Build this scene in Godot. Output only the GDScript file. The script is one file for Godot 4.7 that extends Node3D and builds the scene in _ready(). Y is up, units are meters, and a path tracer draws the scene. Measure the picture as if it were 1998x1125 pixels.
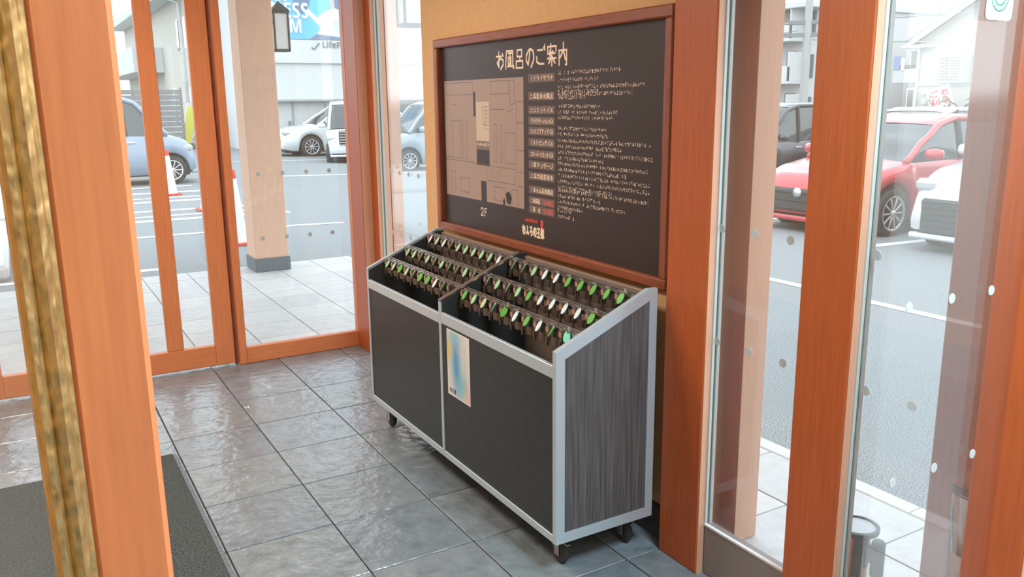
extends Node3D
# Entrance vestibule of a bath house: umbrella lock stand below a guide board, glazing on two sides, car park outside.
# Axes: x = 0 is the wall with the board (the room lies at x < 0), z grows towards the camera, y is up.

var M := {}
var used := {}
var rng := RandomNumberGenerator.new()
const TX := -1.3977
const TP := 0.4
const TZ := -2.4762
const TQ := 0.3974

func _ready() -> void:
	rng.seed = 7
	# ---- camera, sky, exposure, lamps ----
	var cam := Camera3D.new()
	cam.name = "camera"
	cam.transform = Transform3D(Basis(Vector3(0.862641, -0.010778, 0.505702), Vector3(0.119326, 0.975891, -0.182752), Vector3(-0.49154, 0.217993, 0.843129)), Vector3(-1.8896, 1.58, 2.0248))
	cam.fov = 37.83
	cam.near = 0.05
	cam.far = 400.0
	add_child(cam)
	cam.current = true
	var we := WorldEnvironment.new()
	we.name = "world"
	var env := Environment.new()
	env.background_mode = Environment.BG_SKY
	var sky := Sky.new()
	var sm := ProceduralSkyMaterial.new()
	sm.sky_top_color = Color(0.885, 0.945, 0.985)
	sm.sky_horizon_color = Color(0.955, 0.985, 1.0)
	sm.ground_horizon_color = Color(0.80, 0.81, 0.81)
	sm.ground_bottom_color = Color(0.55, 0.56, 0.56)
	sm.sky_energy_multiplier = 1.42
	sm.ground_energy_multiplier = 1.0
	sm.sun_angle_max = 0.0
	sky.sky_material = sm
	env.sky = sky
	env.tonemap_mode = Environment.TONE_MAPPER_LINEAR
	env.tonemap_exposure = 1.4
	env.sdfgi_enabled = true
	env.ssao_enabled = true
	env.ssil_enabled = true
	we.environment = env
	add_child(we)
	materials()
	ceiling_lamp("ceiling_lamp", Vector3(-1.95, 2.66, -1.45), Vector2(0.6, 1.2), Color(1.0, 0.94, 0.88), 6.2, "square white ceiling lamp over the umbrella stand")
	ceiling_lamp("ceiling_lamp", Vector3(-0.42, 2.66, 1.62), Vector2(0.5, 0.7), Color(0.86, 0.95, 1.0), 9.0, "added unseen cool lamp in the lobby brightening the stand end and near floor")  # added lamp, placed as cool fill for faces turned to the camera
	ceiling_lamp("ceiling_lamp", Vector3(-1.9, 2.66, 3.0), Vector2(1.8, 1.2), Color(0.97, 0.97, 0.97), 1.2, "long white ceiling lamp in the lobby behind the inner door")
	# ---- large structure ----
	room()
	glazing()
	outside_ground()
	# ---- objects ----
	guide_board()
	umbrella_stand()
	floor_things()
	porch()
	cars()
	street()

# ================= helpers =================
func numbered(called: String) -> String:
	if not used.has(called):
		used[called] = 0
		return called
	used[called] += 1
	return "%s_%03d" % [called, used[called]]

func tag(o: Node, label: String, category := "", group := "", kind := "") -> Node:
	if label: o.set_meta("label", label)
	if category: o.set_meta("category", category)
	if group: o.set_meta("group", group)
	if kind: o.set_meta("kind", kind)
	return o

func thing(called: String, label: String, category: String, where := Vector3.ZERO, turn := 0.0, group := "", kind := "") -> Node3D:
	var o := Node3D.new()
	o.name = numbered(called)
	add_child(o)
	o.position = where
	o.rotation.y = turn
	tag(o, label, category, group, kind)
	return o

func mb(smooth := false) -> SurfaceTool:
	var st := SurfaceTool.new()
	st.begin(Mesh.PRIMITIVE_TRIANGLES)
	st.set_smooth_group(0 if smooth else -1)
	return st

func mesh_of(st: SurfaceTool) -> ArrayMesh:
	st.generate_normals()
	return st.commit()

func put(st: SurfaceTool, called: String, mat: Material, parent: Node = null, where := Vector3.ZERO) -> MeshInstance3D:
	return put_mesh(mesh_of(st), called, mat, parent, where)

func put_mesh(me: Mesh, called: String, mat: Material, parent: Node = null, where := Vector3.ZERO) -> MeshInstance3D:
	var o := MeshInstance3D.new()
	o.mesh = me
	o.material_override = mat
	if parent == null:
		o.name = numbered(called)
		add_child(o)
	else:
		o.name = called
		parent.add_child(o, true)
	o.position = where
	return o

func tri(st: SurfaceTool, a: Vector3, b: Vector3, c: Vector3, mid: Vector3) -> void:
	if (b - a).cross(c - a).dot((a + b + c) / 3.0 - mid) > 0.0:
		var t := b
		b = c
		c = t
	st.add_vertex(a)
	st.add_vertex(b)
	st.add_vertex(c)

func quad(st: SurfaceTool, a: Vector3, b: Vector3, c: Vector3, d: Vector3, mid: Vector3) -> void:
	tri(st, a, b, c, mid)
	tri(st, a, c, d, mid)

# box from lo to hi with chamfered edges, optionally turned by xf
func cbox(st: SurfaceTool, lo: Vector3, hi: Vector3, bev := 0.004, xf := Transform3D.IDENTITY) -> void:
	var mid := (lo + hi) / 2.0
	var h := (hi - lo) / 2.0
	var b: float = min(bev, min(h.x, min(h.y, h.z)) * 0.95)
	var m := xf * mid
	var v := {}
	for sx in [-1, 1]:
		for sy in [-1, 1]:
			for sz in [-1, 1]:
				var s := Vector3(sx, sy, sz)
				for ax in 3:
					var p := (h - Vector3(b, b, b)) * s
					p[ax] = h[ax] * s[ax]
					v[[sx, sy, sz, ax]] = xf * (mid + p)
	for ax in 3:
		var a1 := (ax + 1) % 3
		var a2 := (ax + 2) % 3
		for s in [-1, 1]:
			var q := []
			for c in [[-1, -1], [1, -1], [1, 1], [-1, 1]]:
				var k := [0, 0, 0]
				k[ax] = s
				k[a1] = c[0]
				k[a2] = c[1]
				q.append(v[[k[0], k[1], k[2], ax]])
			quad(st, q[0], q[1], q[2], q[3], m)
		if b > 0.0:
			for s1 in [-1, 1]:
				for s2 in [-1, 1]:
					var k0 := [0, 0, 0]
					k0[ax] = -1
					k0[a1] = s1
					k0[a2] = s2
					var k1 := k0.duplicate()
					k1[ax] = 1
					quad(st, v[[k0[0], k0[1], k0[2], a1]], v[[k1[0], k1[1], k1[2], a1]], v[[k1[0], k1[1], k1[2], a2]], v[[k0[0], k0[1], k0[2], a2]], m)
	if b > 0.0:
		for sx in [-1, 1]:
			for sy in [-1, 1]:
				for sz in [-1, 1]:
					tri(st, v[[sx, sy, sz, 0]], v[[sx, sy, sz, 1]], v[[sx, sy, sz, 2]], m)

func slab(called: String, lo: Vector3, hi: Vector3, mat: Material, parent: Node = null, bev := 0.004) -> MeshInstance3D:
	var st := mb()
	var base := Vector3((lo.x + hi.x) / 2.0, lo.y, (lo.z + hi.z) / 2.0) if parent == null else Vector3.ZERO
	cbox(st, lo - base, hi - base, bev)
	return put(st, called, mat, parent, base)

func tube(st: SurfaceTool, pts: Array, r: float, seg := 8, closed := false) -> void:
	var rings := []
	var n := pts.size()
	for i in n:
		var a: Vector3 = pts[(i - 1 + n) % n] if closed else pts[max(i - 1, 0)]
		var b: Vector3 = pts[(i + 1) % n] if closed else pts[min(i + 1, n - 1)]
		var d := (b - a).normalized()
		var s := d.cross(Vector3.UP if abs(d.y) < 0.95 else Vector3.RIGHT).normalized()
		var u := s.cross(d)
		var ring := []
		for k in seg:
			var w := TAU * k / seg
			ring.append(Vector3(pts[i]) + (s * cos(w) + u * sin(w)) * r)
		rings.append(ring)
	for i in (n if closed else n - 1):
		var j := (i + 1) % n
		var mid: Vector3 = (Vector3(pts[i]) + Vector3(pts[j])) / 2.0
		for k in seg:
			var l := (k + 1) % seg
			quad(st, rings[i][k], rings[i][l], rings[j][l], rings[j][k], mid)
	if not closed:
		for e in [0, n - 1]:
			var inner: Vector3 = pts[1] if e == 0 else pts[n - 2]
			for k in range(1, seg - 1):
				tri(st, rings[e][0], rings[e][k], rings[e][k + 1], inner)

# profile: [[radius, height], ...] turned about the y axis, then moved by xf
func lathe(st: SurfaceTool, profile: Array, seg := 24, xf := Transform3D.IDENTITY) -> void:
	for i in profile.size() - 1:
		var a: Array = profile[i]
		var b: Array = profile[i + 1]
		var nr := Vector2(b[1] - a[1], a[0] - b[0]).normalized()
		for k in seg:
			var w0 := TAU * k / seg
			var w1 := TAU * (k + 1) / seg
			var p := [Vector3(cos(w0) * a[0], a[1], sin(w0) * a[0]), Vector3(cos(w1) * a[0], a[1], sin(w1) * a[0]), Vector3(cos(w1) * b[0], b[1], sin(w1) * b[0]), Vector3(cos(w0) * b[0], b[1], sin(w0) * b[0])]
			var wm := (w0 + w1) / 2.0
			var c: Vector3 = (p[0] + p[1] + p[2] + p[3]) / 4.0
			var out := Vector3(cos(wm) * nr.x, nr.y, sin(wm) * nr.x)
			var mid := xf * (c - out)
			if a[0] > 0.00001: tri(st, xf * p[0], xf * p[1], xf * p[2], mid)
			if b[0] > 0.00001: tri(st, xf * p[0], xf * p[2], xf * p[3], mid)

# convex outline in 2D pushed from w0 to w1 along an axis (0: x, outline is z,y; 2: z, outline is x,y; 1: y, outline is x,z)
func prism(st: SurfaceTool, poly: Array, w0: float, w1: float, axis := 2) -> void:
	var f := func(p: Vector2, w: float) -> Vector3:
		return Vector3(w, p.y, p.x) if axis == 0 else (Vector3(p.x, w, p.y) if axis == 1 else Vector3(p.x, p.y, w))
	var c := Vector2.ZERO
	for p in poly: c += p
	c /= poly.size()
	var mid: Vector3 = f.call(c, (w0 + w1) / 2.0)
	var flat := PackedVector2Array(poly)
	var ids := Geometry2D.triangulate_polygon(flat)
	for w in [w0, w1]:
		var inner: Vector3 = f.call(c, (w0 + w1) / 2.0)
		for i in range(0, ids.size(), 3):
			var a: Vector3 = f.call(poly[ids[i]], w)
			var b: Vector3 = f.call(poly[ids[i + 1]], w)
			var d: Vector3 = f.call(poly[ids[i + 2]], w)
			var cen := (a + b + d) / 3.0
			var ax := Vector3.RIGHT if axis == 0 else (Vector3.UP if axis == 1 else Vector3.BACK)
			tri(st, a, b, d, cen - ax * (w - (w0 + w1) / 2.0))
	var area := 0.0
	for i in poly.size():
		var p: Vector2 = poly[i]
		var q: Vector2 = poly[(i + 1) % poly.size()]
		area += p.cross(q)
	for i in poly.size():
		var p: Vector2 = poly[i]
		var q: Vector2 = poly[(i + 1) % poly.size()]
		var n := Vector2(q.y - p.y, p.x - q.x).normalized() * (1.0 if area > 0 else -1.0)
		var pm := (p + q) / 2.0 - n * 0.01
		quad(st, f.call(p, w0), f.call(q, w0), f.call(q, w1), f.call(p, w1), f.call(pm, (w0 + w1) / 2.0))

# ================= materials =================
func mat(c: Color, rough := 0.6, metal := 0.0, spec := 0.5) -> StandardMaterial3D:
	var m := StandardMaterial3D.new()
	m.albedo_color = c
	m.roughness = rough
	m.metallic = metal
	m.metallic_specular = spec
	return m

func noise_tex(freq: float, ramp: Array, size := 512, octaves := 4, s := 1, normal := 0.0, kind := FastNoiseLite.TYPE_SIMPLEX_SMOOTH) -> NoiseTexture2D:
	var n := FastNoiseLite.new()
	n.seed = s
	n.frequency = freq
	n.noise_type = kind
	n.fractal_octaves = octaves
	var t := NoiseTexture2D.new()
	t.noise = n
	t.width = size
	t.height = size
	t.seamless = true
	t.seamless_blend_skirt = 0.2
	if ramp.size():
		var g := Gradient.new()
		g.offsets = PackedFloat32Array(range(ramp.size()).map(func(i): return float(i) / (ramp.size() - 1)))
		g.colors = PackedColorArray(ramp)
		t.color_ramp = g
	if normal > 0.0:
		t.as_normal_map = true
		t.bump_strength = normal
	return t

func tri_mat(tex: Texture2D, scale: Vector3, rough := 0.6, spec := 0.5) -> StandardMaterial3D:
	var m := mat(Color.WHITE, rough, 0.0, spec)
	m.albedo_texture = tex
	m.uv1_triplanar = true
	m.uv1_world_triplanar = true
	m.uv1_scale = scale
	return m

func lin(r: float, g: float, b: float) -> Color:
	return Color(r, g, b).linear_to_srgb()

func shades(c: Color, amount: Array) -> Array:
	return amount.map(func(a): return lin(c.r * a, c.g * a, c.b * a))

func materials() -> void:
	var red := Color(0.38, 0.082, 0.018)
	var pale := Color(0.56, 0.190, 0.073)
	var grain_red := noise_tex(0.02, shades(red, [0.80, 0.95, 1.02, 1.18]), 512, 5, 3)
	var grain_door := noise_tex(0.02, shades(pale, [0.84, 0.96, 1.03, 1.14]), 512, 5, 5)
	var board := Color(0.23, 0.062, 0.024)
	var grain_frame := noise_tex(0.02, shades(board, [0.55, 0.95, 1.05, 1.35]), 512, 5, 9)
	var faded := Color(0.64, 0.405, 0.285)
	var grain_out := noise_tex(0.02, shades(faded, [0.9, 0.98, 1.02, 1.08]), 512, 5, 15)
	M.wood = tri_mat(grain_red, Vector3(7, 0.35, 7), 0.42, 0.45)
	M.wood_z = tri_mat(grain_red, Vector3(7, 7, 0.35), 0.42, 0.45)
	M.door = tri_mat(grain_door, Vector3(7, 0.35, 7), 0.42, 0.45)
	M.door_x = tri_mat(grain_door, Vector3(0.35, 7, 7), 0.42, 0.45)
	M.frame_z = tri_mat(grain_frame, Vector3(5, 5, 0.5), 0.4)
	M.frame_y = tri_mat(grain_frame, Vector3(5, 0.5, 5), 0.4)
	M.wood_out = tri_mat(grain_out, Vector3(7, 0.35, 7), 0.6, 0.3)
	M.wood_lit_tone = tri_mat(noise_tex(0.02, shades(Color(0.56, 0.31, 0.205), [0.9, 0.98, 1.02, 1.08]), 512, 5, 17), Vector3(7, 0.35, 7), 0.42, 0.45)  # paler copy of the post wood, daylight painted into its tone
	M.gasket = mat(lin(0.42, 0.46, 0.43), 0.35, 0.0)
	M.gasket_dark = mat(lin(0.07, 0.085, 0.08), 0.5)
	var glass := mat(Color(0.93, 0.98, 0.97, 0.035), 0.03, 0.0, 0.5)
	glass.transparency = BaseMaterial3D.TRANSPARENCY_ALPHA
	M.glass = glass
	var clear := glass.duplicate()
	clear.albedo_color.a = 0.015
	M.glass_clear = clear
	M.dot = mat(lin(0.40, 0.43, 0.43), 0.6)
	M.plaster = tri_mat(noise_tex(0.03, shades(Color(0.62, 0.39, 0.20), [0.94, 1.0, 1.05]), 512, 4, 21), Vector3(1.5, 1.5, 1.5), 0.85, 0.3)
	M.ceiling = mat(lin(0.70, 0.67, 0.62), 0.9)
	M.dark_base = mat(lin(0.035, 0.034, 0.033), 0.5)
	# slate floor: four tones of the same stone
	var slate_h := noise_tex(0.012, [], 512, 6, 31, 0.0, FastNoiseLite.TYPE_SIMPLEX)
	var slate_n := noise_tex(0.016, [], 512, 6, 31, 7.0, FastNoiseLite.TYPE_SIMPLEX)
	M.slate = []
	for i in 5:
		var c: Color = [Color(0.172, 0.208, 0.236), Color(0.154, 0.186, 0.208), Color(0.186, 0.220, 0.244), Color(0.166, 0.198, 0.208), Color(0.178, 0.204, 0.220)][i]
		var m := tri_mat(noise_tex(0.01, shades(c, [0.72, 0.94, 1.05, 1.30]), 512, 6, 40 + i), Vector3(1.4, 1.4, 1.4), 0.27, 0.7)
		m.uv1_offset = Vector3(0.17 * i, 0, 0.31 * i)
		m.normal_enabled = true
		m.normal_texture = slate_n
		m.normal_scale = 0.36
		M.slate.append(m)
	M.sill = mat(lin(0.20, 0.165, 0.145), 0.4)
	M.grout = mat(lin(0.045, 0.047, 0.048), 0.9)
	M.pavers = []
	for i in 4:
		var c: Color = [Color(0.50, 0.50, 0.49), Color(0.465, 0.468, 0.462), Color(0.535, 0.53, 0.52), Color(0.485, 0.487, 0.485)][i]
		var m := tri_mat(noise_tex(0.012, shades(c, [0.88, 0.98, 1.03, 1.1]), 512, 5, 60 + i), Vector3(1.3, 1.3, 1.3), 0.55, 0.35)
		m.normal_enabled = true
		m.normal_texture = slate_n
		m.normal_scale = 0.25
		M.pavers.append(m)
	M.kerb = tri_mat(noise_tex(0.05, shades(Color(0.58, 0.585, 0.58), [0.9, 1.0, 1.08]), 512, 4, 71), Vector3(2, 2, 2), 0.8, 0.3)
	var speck := noise_tex(0.25, shades(Color(0.265, 0.28, 0.285), [0.12, 0.55, 1.0, 1.5, 2.2]), 1024, 3, 80)
	M.asphalt = tri_mat(speck, Vector3(0.4, 0.4, 0.4), 0.9, 0.2)
	M.line = tri_mat(noise_tex(0.06, shades(Color(0.72, 0.73, 0.73), [0.82, 1.0, 1.08]), 512, 4, 83), Vector3(1, 1, 1), 0.8, 0.3)
	# umbrella stand
	var alu := mat(lin(0.52, 0.615, 0.66), 0.38, 0.55)
	M.alu = alu
	M.front = tri_mat(noise_tex(0.015, shades(Color(0.026, 0.029, 0.029), [0.8, 1.0, 1.25]), 512, 4, 91), Vector3(2, 2, 2), 0.38, 0.4)
	M.inside = mat(lin(0.034, 0.036, 0.036), 0.45)
	M.back_in = mat(lin(0.22, 0.165, 0.13), 0.6)
	M.inlay = tri_mat(noise_tex(0.02, shades(Color(0.085, 0.080, 0.080), [0.45, 0.8, 1.1, 1.6]), 512, 5, 95), Vector3(9, 0.25, 9), 0.35, 0.45)
	M.chrome = mat(lin(0.46, 0.42, 0.39), 0.22, 0.9)
	M.lock = mat(lin(0.13, 0.098, 0.078), 0.35, 0.5)
	M.brass = mat(lin(0.62, 0.47, 0.30), 0.3, 0.85)
	M.number = mat(lin(0.40, 0.20, 0.12), 0.6)
	M.digit = mat(lin(0.30, 0.035, 0.02), 0.6)
	M.green = mat(lin(0.10, 0.36, 0.055), 0.35)
	M.pale_green = mat(lin(0.27, 0.50, 0.29), 0.35)
	M.mint = mat(lin(0.24, 0.66, 0.40), 0.35)
	M.tag_white = mat(lin(0.62, 0.72, 0.70), 0.35)
	M.tag_yellow = mat(lin(0.42, 0.50, 0.25), 0.35)
	M.rubber = mat(lin(0.02, 0.022, 0.022), 0.6)
	M.carpet = tri_mat(noise_tex(0.35, shades(Color(0.060, 0.069, 0.068), [0.15, 0.55, 1.0, 1.6, 2.6]), 1024, 3, 101), Vector3(0.3, 0.3, 0.3), 0.95, 0.2)
	M.carpet.heightmap_enabled = true
	M.carpet.heightmap_texture = noise_tex(0.35, [], 1024, 3, 101)
	M.carpet.heightmap_scale = 0.5
	# hammered gold of the door pull
	var gold := tri_mat(noise_tex(0.045, shades(Color(0.62, 0.43, 0.18), [0.45, 0.9, 1.05, 1.25]), 512, 3, 111), Vector3(3, 1.5, 3), 0.36, 0.5)
	gold.metallic = 0.9
	gold.normal_enabled = true
	gold.normal_texture = noise_tex(0.035, [], 512, 2, 112, 6.0)
	gold.normal_scale = 0.45
	M.gold = gold
	M.steel = mat(lin(0.66, 0.66, 0.64), 0.16, 0.95)
	M.black = mat(lin(0.018, 0.020, 0.022), 0.45)
	M.black_soft = mat(lin(0.035, 0.043, 0.045), 0.6)
	M.grey_lid = mat(lin(0.34, 0.37, 0.40), 0.4)
	M.white = mat(lin(0.78, 0.79, 0.79), 0.5)
	M.lamp_glass = mat(lin(0.62, 0.66, 0.64), 0.4)
	M.cone_red = mat(lin(0.70, 0.055, 0.03), 0.5)
	M.base_grey = tri_mat(noise_tex(0.03, shades(Color(0.11, 0.135, 0.15), [0.7, 1.0, 1.35]), 512, 4, 121), Vector3(3, 3, 3), 0.55, 0.4)

# ================= room =================
func ceiling_lamp(called: String, p: Vector3, size: Vector2, c: Color, energy: float, label: String) -> void:
	var t := thing(called, label, "ceiling lamp", p, 0.0, "", "")
	var st := mb()
	var hx := size.x / 2.0
	var hz := size.y / 2.0
	for b in [[-hx - 0.03, -hz - 0.03, hx + 0.03, -hz], [-hx - 0.03, hz, hx + 0.03, hz + 0.03], [-hx - 0.03, -hz, -hx, hz], [hx, -hz, hx + 0.03, hz]]:
		cbox(st, Vector3(b[0], -0.02, b[1]), Vector3(b[2], 0.04, b[3]), 0.003)
	put(st, "lamp_frame", M.white, t)
	var glow := mat(Color(0.95, 0.93, 0.9), 0.6)
	glow.emission_enabled = true
	glow.emission = c
	glow.emission_energy_multiplier = 1.2
	var sp := mb()
	cbox(sp, Vector3(-hx, 0.0, -hz), Vector3(hx, 0.02, hz), 0.0)
	put(sp, "lamp_panel", glow, t)
	var l := AreaLight3D.new()
	l.name = "lamp_light"
	l.area_size = size
	l.light_color = c
	l.light_energy = energy
	l.area_range = 14.0
	l.area_attenuation = 2.0
	l.shadow_enabled = true
	l.position = Vector3(0, -0.012, 0)
	l.rotation.x = -PI / 2
	t.add_child(l)

func cuts(a: float, b: float, origin: float, pitch: float) -> Array:
	var out := [a]
	var k := ceili((a + 0.02 - origin) / pitch)
	while origin + k * pitch < b - 0.02:
		out.append(origin + k * pitch)
		k += 1
	out.append(b)
	return out

# a field of tiles on the .4 m grid, each tile a part; alike tiles share their mesh
func tiles(parent: Node3D, x0: float, x1: float, z0: float, z1: float, top: float, mats: Array, thick := 0.018, gap := 0.005, wob := 0.0) -> void:
	var xs := cuts(x0, x1, TX, TP)
	var zs := cuts(z0, z1, TZ, TQ)
	var shapes := {}
	for i in xs.size() - 1:
		for j in zs.size() - 1:
			var w: float = xs[i + 1] - xs[i] - gap
			var d: float = zs[j + 1] - zs[j] - gap
			var key := [snappedf(w, 0.001), snappedf(d, 0.001)]
			if not shapes.has(key):
				var st := mb()
				cbox(st, Vector3(-w / 2, -thick, -d / 2), Vector3(w / 2, 0, d / 2), 0.0025)
				shapes[key] = mesh_of(st)
			var o := put_mesh(shapes[key], "tile", mats[rng.randi() % mats.size()], parent)
			o.position = Vector3((xs[i] + xs[i + 1]) / 2.0, top + rng.randf_range(-wob, wob), (zs[j] + zs[j + 1]) / 2.0) - parent.position

func structure(called: String, label: String, category: String) -> Node3D:
	return thing(called, label, category, Vector3.ZERO, 0.0, "", "structure")

func wall_piece(called: String, label: String, lo: Vector3, hi: Vector3, m: Material, category := "wall") -> void:
	tag(slab(called, lo, hi, m, null, 0.002), label, category, "", "structure")

func room() -> void:
	var fl := structure("floor", "grey slate tiled floor of the vestibule", "floor")
	slab("bed", Vector3(-3.3, -0.2, -3.2), Vector3(0.14, -0.016, 1.05), M.grout, fl, 0.0)
	slab("lobby_slab", Vector3(-3.3, -0.2, 1.05), Vector3(0.14, 0.0, 5.0), M.slate[1], fl, 0.0)
	tiles(fl, -3.3, 0.0, -3.2, 1.05, 0.0, M.slate, 0.018, 0.005, 0.0008)
	wall_piece("ceiling", "plain off-white ceiling above the vestibule and lobby", Vector3(-3.45, 2.7, -3.3), Vector3(0.3, 2.9, 5.15), M.ceiling, "ceiling")
	wall_piece("wall_right", "beige plaster wall behind the guide board", Vector3(0.0, 0.0, -2.12), Vector3(0.14, 2.7, -0.05), M.plaster)
	wall_piece("wall_left", "beige plaster wall on the left of the vestibule, outside the picture", Vector3(-3.45, 0.0, -3.25), Vector3(-3.3, 2.7, 5.0), M.plaster)
	wall_piece("wall_back", "beige plaster wall of the lobby behind the camera", Vector3(-3.45, 0.0, 5.0), Vector3(0.14, 2.7, 5.15), M.plaster)
	wall_piece("wall_lobby", "beige plaster band above the lobby side windows, outside the picture", Vector3(-0.02, 2.36, 1.13), Vector3(0.14, 2.7, 5.0), M.plaster)
	wall_piece("baseboard_lobby", "low plaster sill under the lobby side windows, outside the picture", Vector3(-0.02, 0.0, 1.13), Vector3(0.14, 0.12, 5.0), M.plaster, "sill")
	wall_piece("wall_front", "beige plaster band above the entrance doors", Vector3(-3.3, 2.36, -3.25), Vector3(0.14, 2.7, -3.12), M.plaster)
	wall_piece("wall_entrance", "beige plaster pier left of the entrance doors", Vector3(-3.3, 0.0, -3.25), Vector3(-3.02, 2.36, -3.12), M.plaster)
	wall_piece("wall_middle", "beige plaster band above the inner door", Vector3(-3.3, 2.36, 1.0), Vector3(-0.06, 2.7, 1.1), M.plaster)
	wall_piece("wall_inner", "beige plaster pier left of the inner door", Vector3(-3.3, 0.0, 1.0), Vector3(-2.7, 2.36, 1.1), M.plaster)
	wall_piece("wall_side", "beige plaster band above the side windows by the posts", Vector3(-0.04, 2.36, -0.05), Vector3(0.14, 2.7, 1.13), M.plaster)
	wall_piece("wall_corner", "beige plaster band above the narrow corner window", Vector3(0.0, 2.36, -2.94), Vector3(0.14, 2.7, -2.12), M.plaster)
	wall_piece("baseboard_right", "dark baseboard under the guide board wall", Vector3(-0.012, 0.0, -2.12), Vector3(0.0, 0.13, -0.09), M.dark_base, "baseboard")

func post(called: String, label: String, lo: Vector3, hi: Vector3, gx: float, m: Material) -> Node3D:
	var t := structure(called, label, "post")
	slab("timber", lo, hi, m, t, 0.004)
	slab("end_lit_tone", Vector3(lo.x + 0.003, lo.y, hi.z), Vector3(hi.x - 0.001, hi.y, hi.z + 0.0025), M.wood_lit_tone, t, 0.001)  # thin skin on the end face; its paler colour imitates daylight
	if gx > -9.0:
		# glazing channel in the face that looks along the wall: bead, slot, bead
		var z := hi.z
		slab("glazing_bead", Vector3(gx - 0.016, 0.0, z - 0.002), Vector3(gx - 0.005, 2.36, z + 0.008), M.gasket, t, 0.001)
		slab("glazing_slot", Vector3(gx - 0.005, 0.0, z - 0.002), Vector3(gx + 0.004, 2.36, z + 0.0035), M.gasket_dark, t, 0.0)
		slab("glazing_bead", Vector3(gx + 0.004, 0.0, z - 0.002), Vector3(gx + 0.016, 2.36, z + 0.008), M.gasket, t, 0.001)
	return t

func dots(parent: Node3D, along: Array, heights: Array, fixed: float, in_x: bool, r := 0.0135) -> void:
	var st := mb(false)
	lathe(st, [[0.0, 0.001], [r * 0.97, 0.001], [r, 0.0], [0.0, 0.0]], 20)
	var me := mesh_of(st)
	for h in heights:
		for a in along:
			var o := put_mesh(me, "dot_sticker", M.dot, parent)
			if in_x:
				o.rotation = Vector3(0, 0, PI / 2)
				o.position = Vector3(fixed, h, a)
			else:
				o.rotation = Vector3(PI / 2, 0, 0)
				o.position = Vector3(a, h, fixed)

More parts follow.
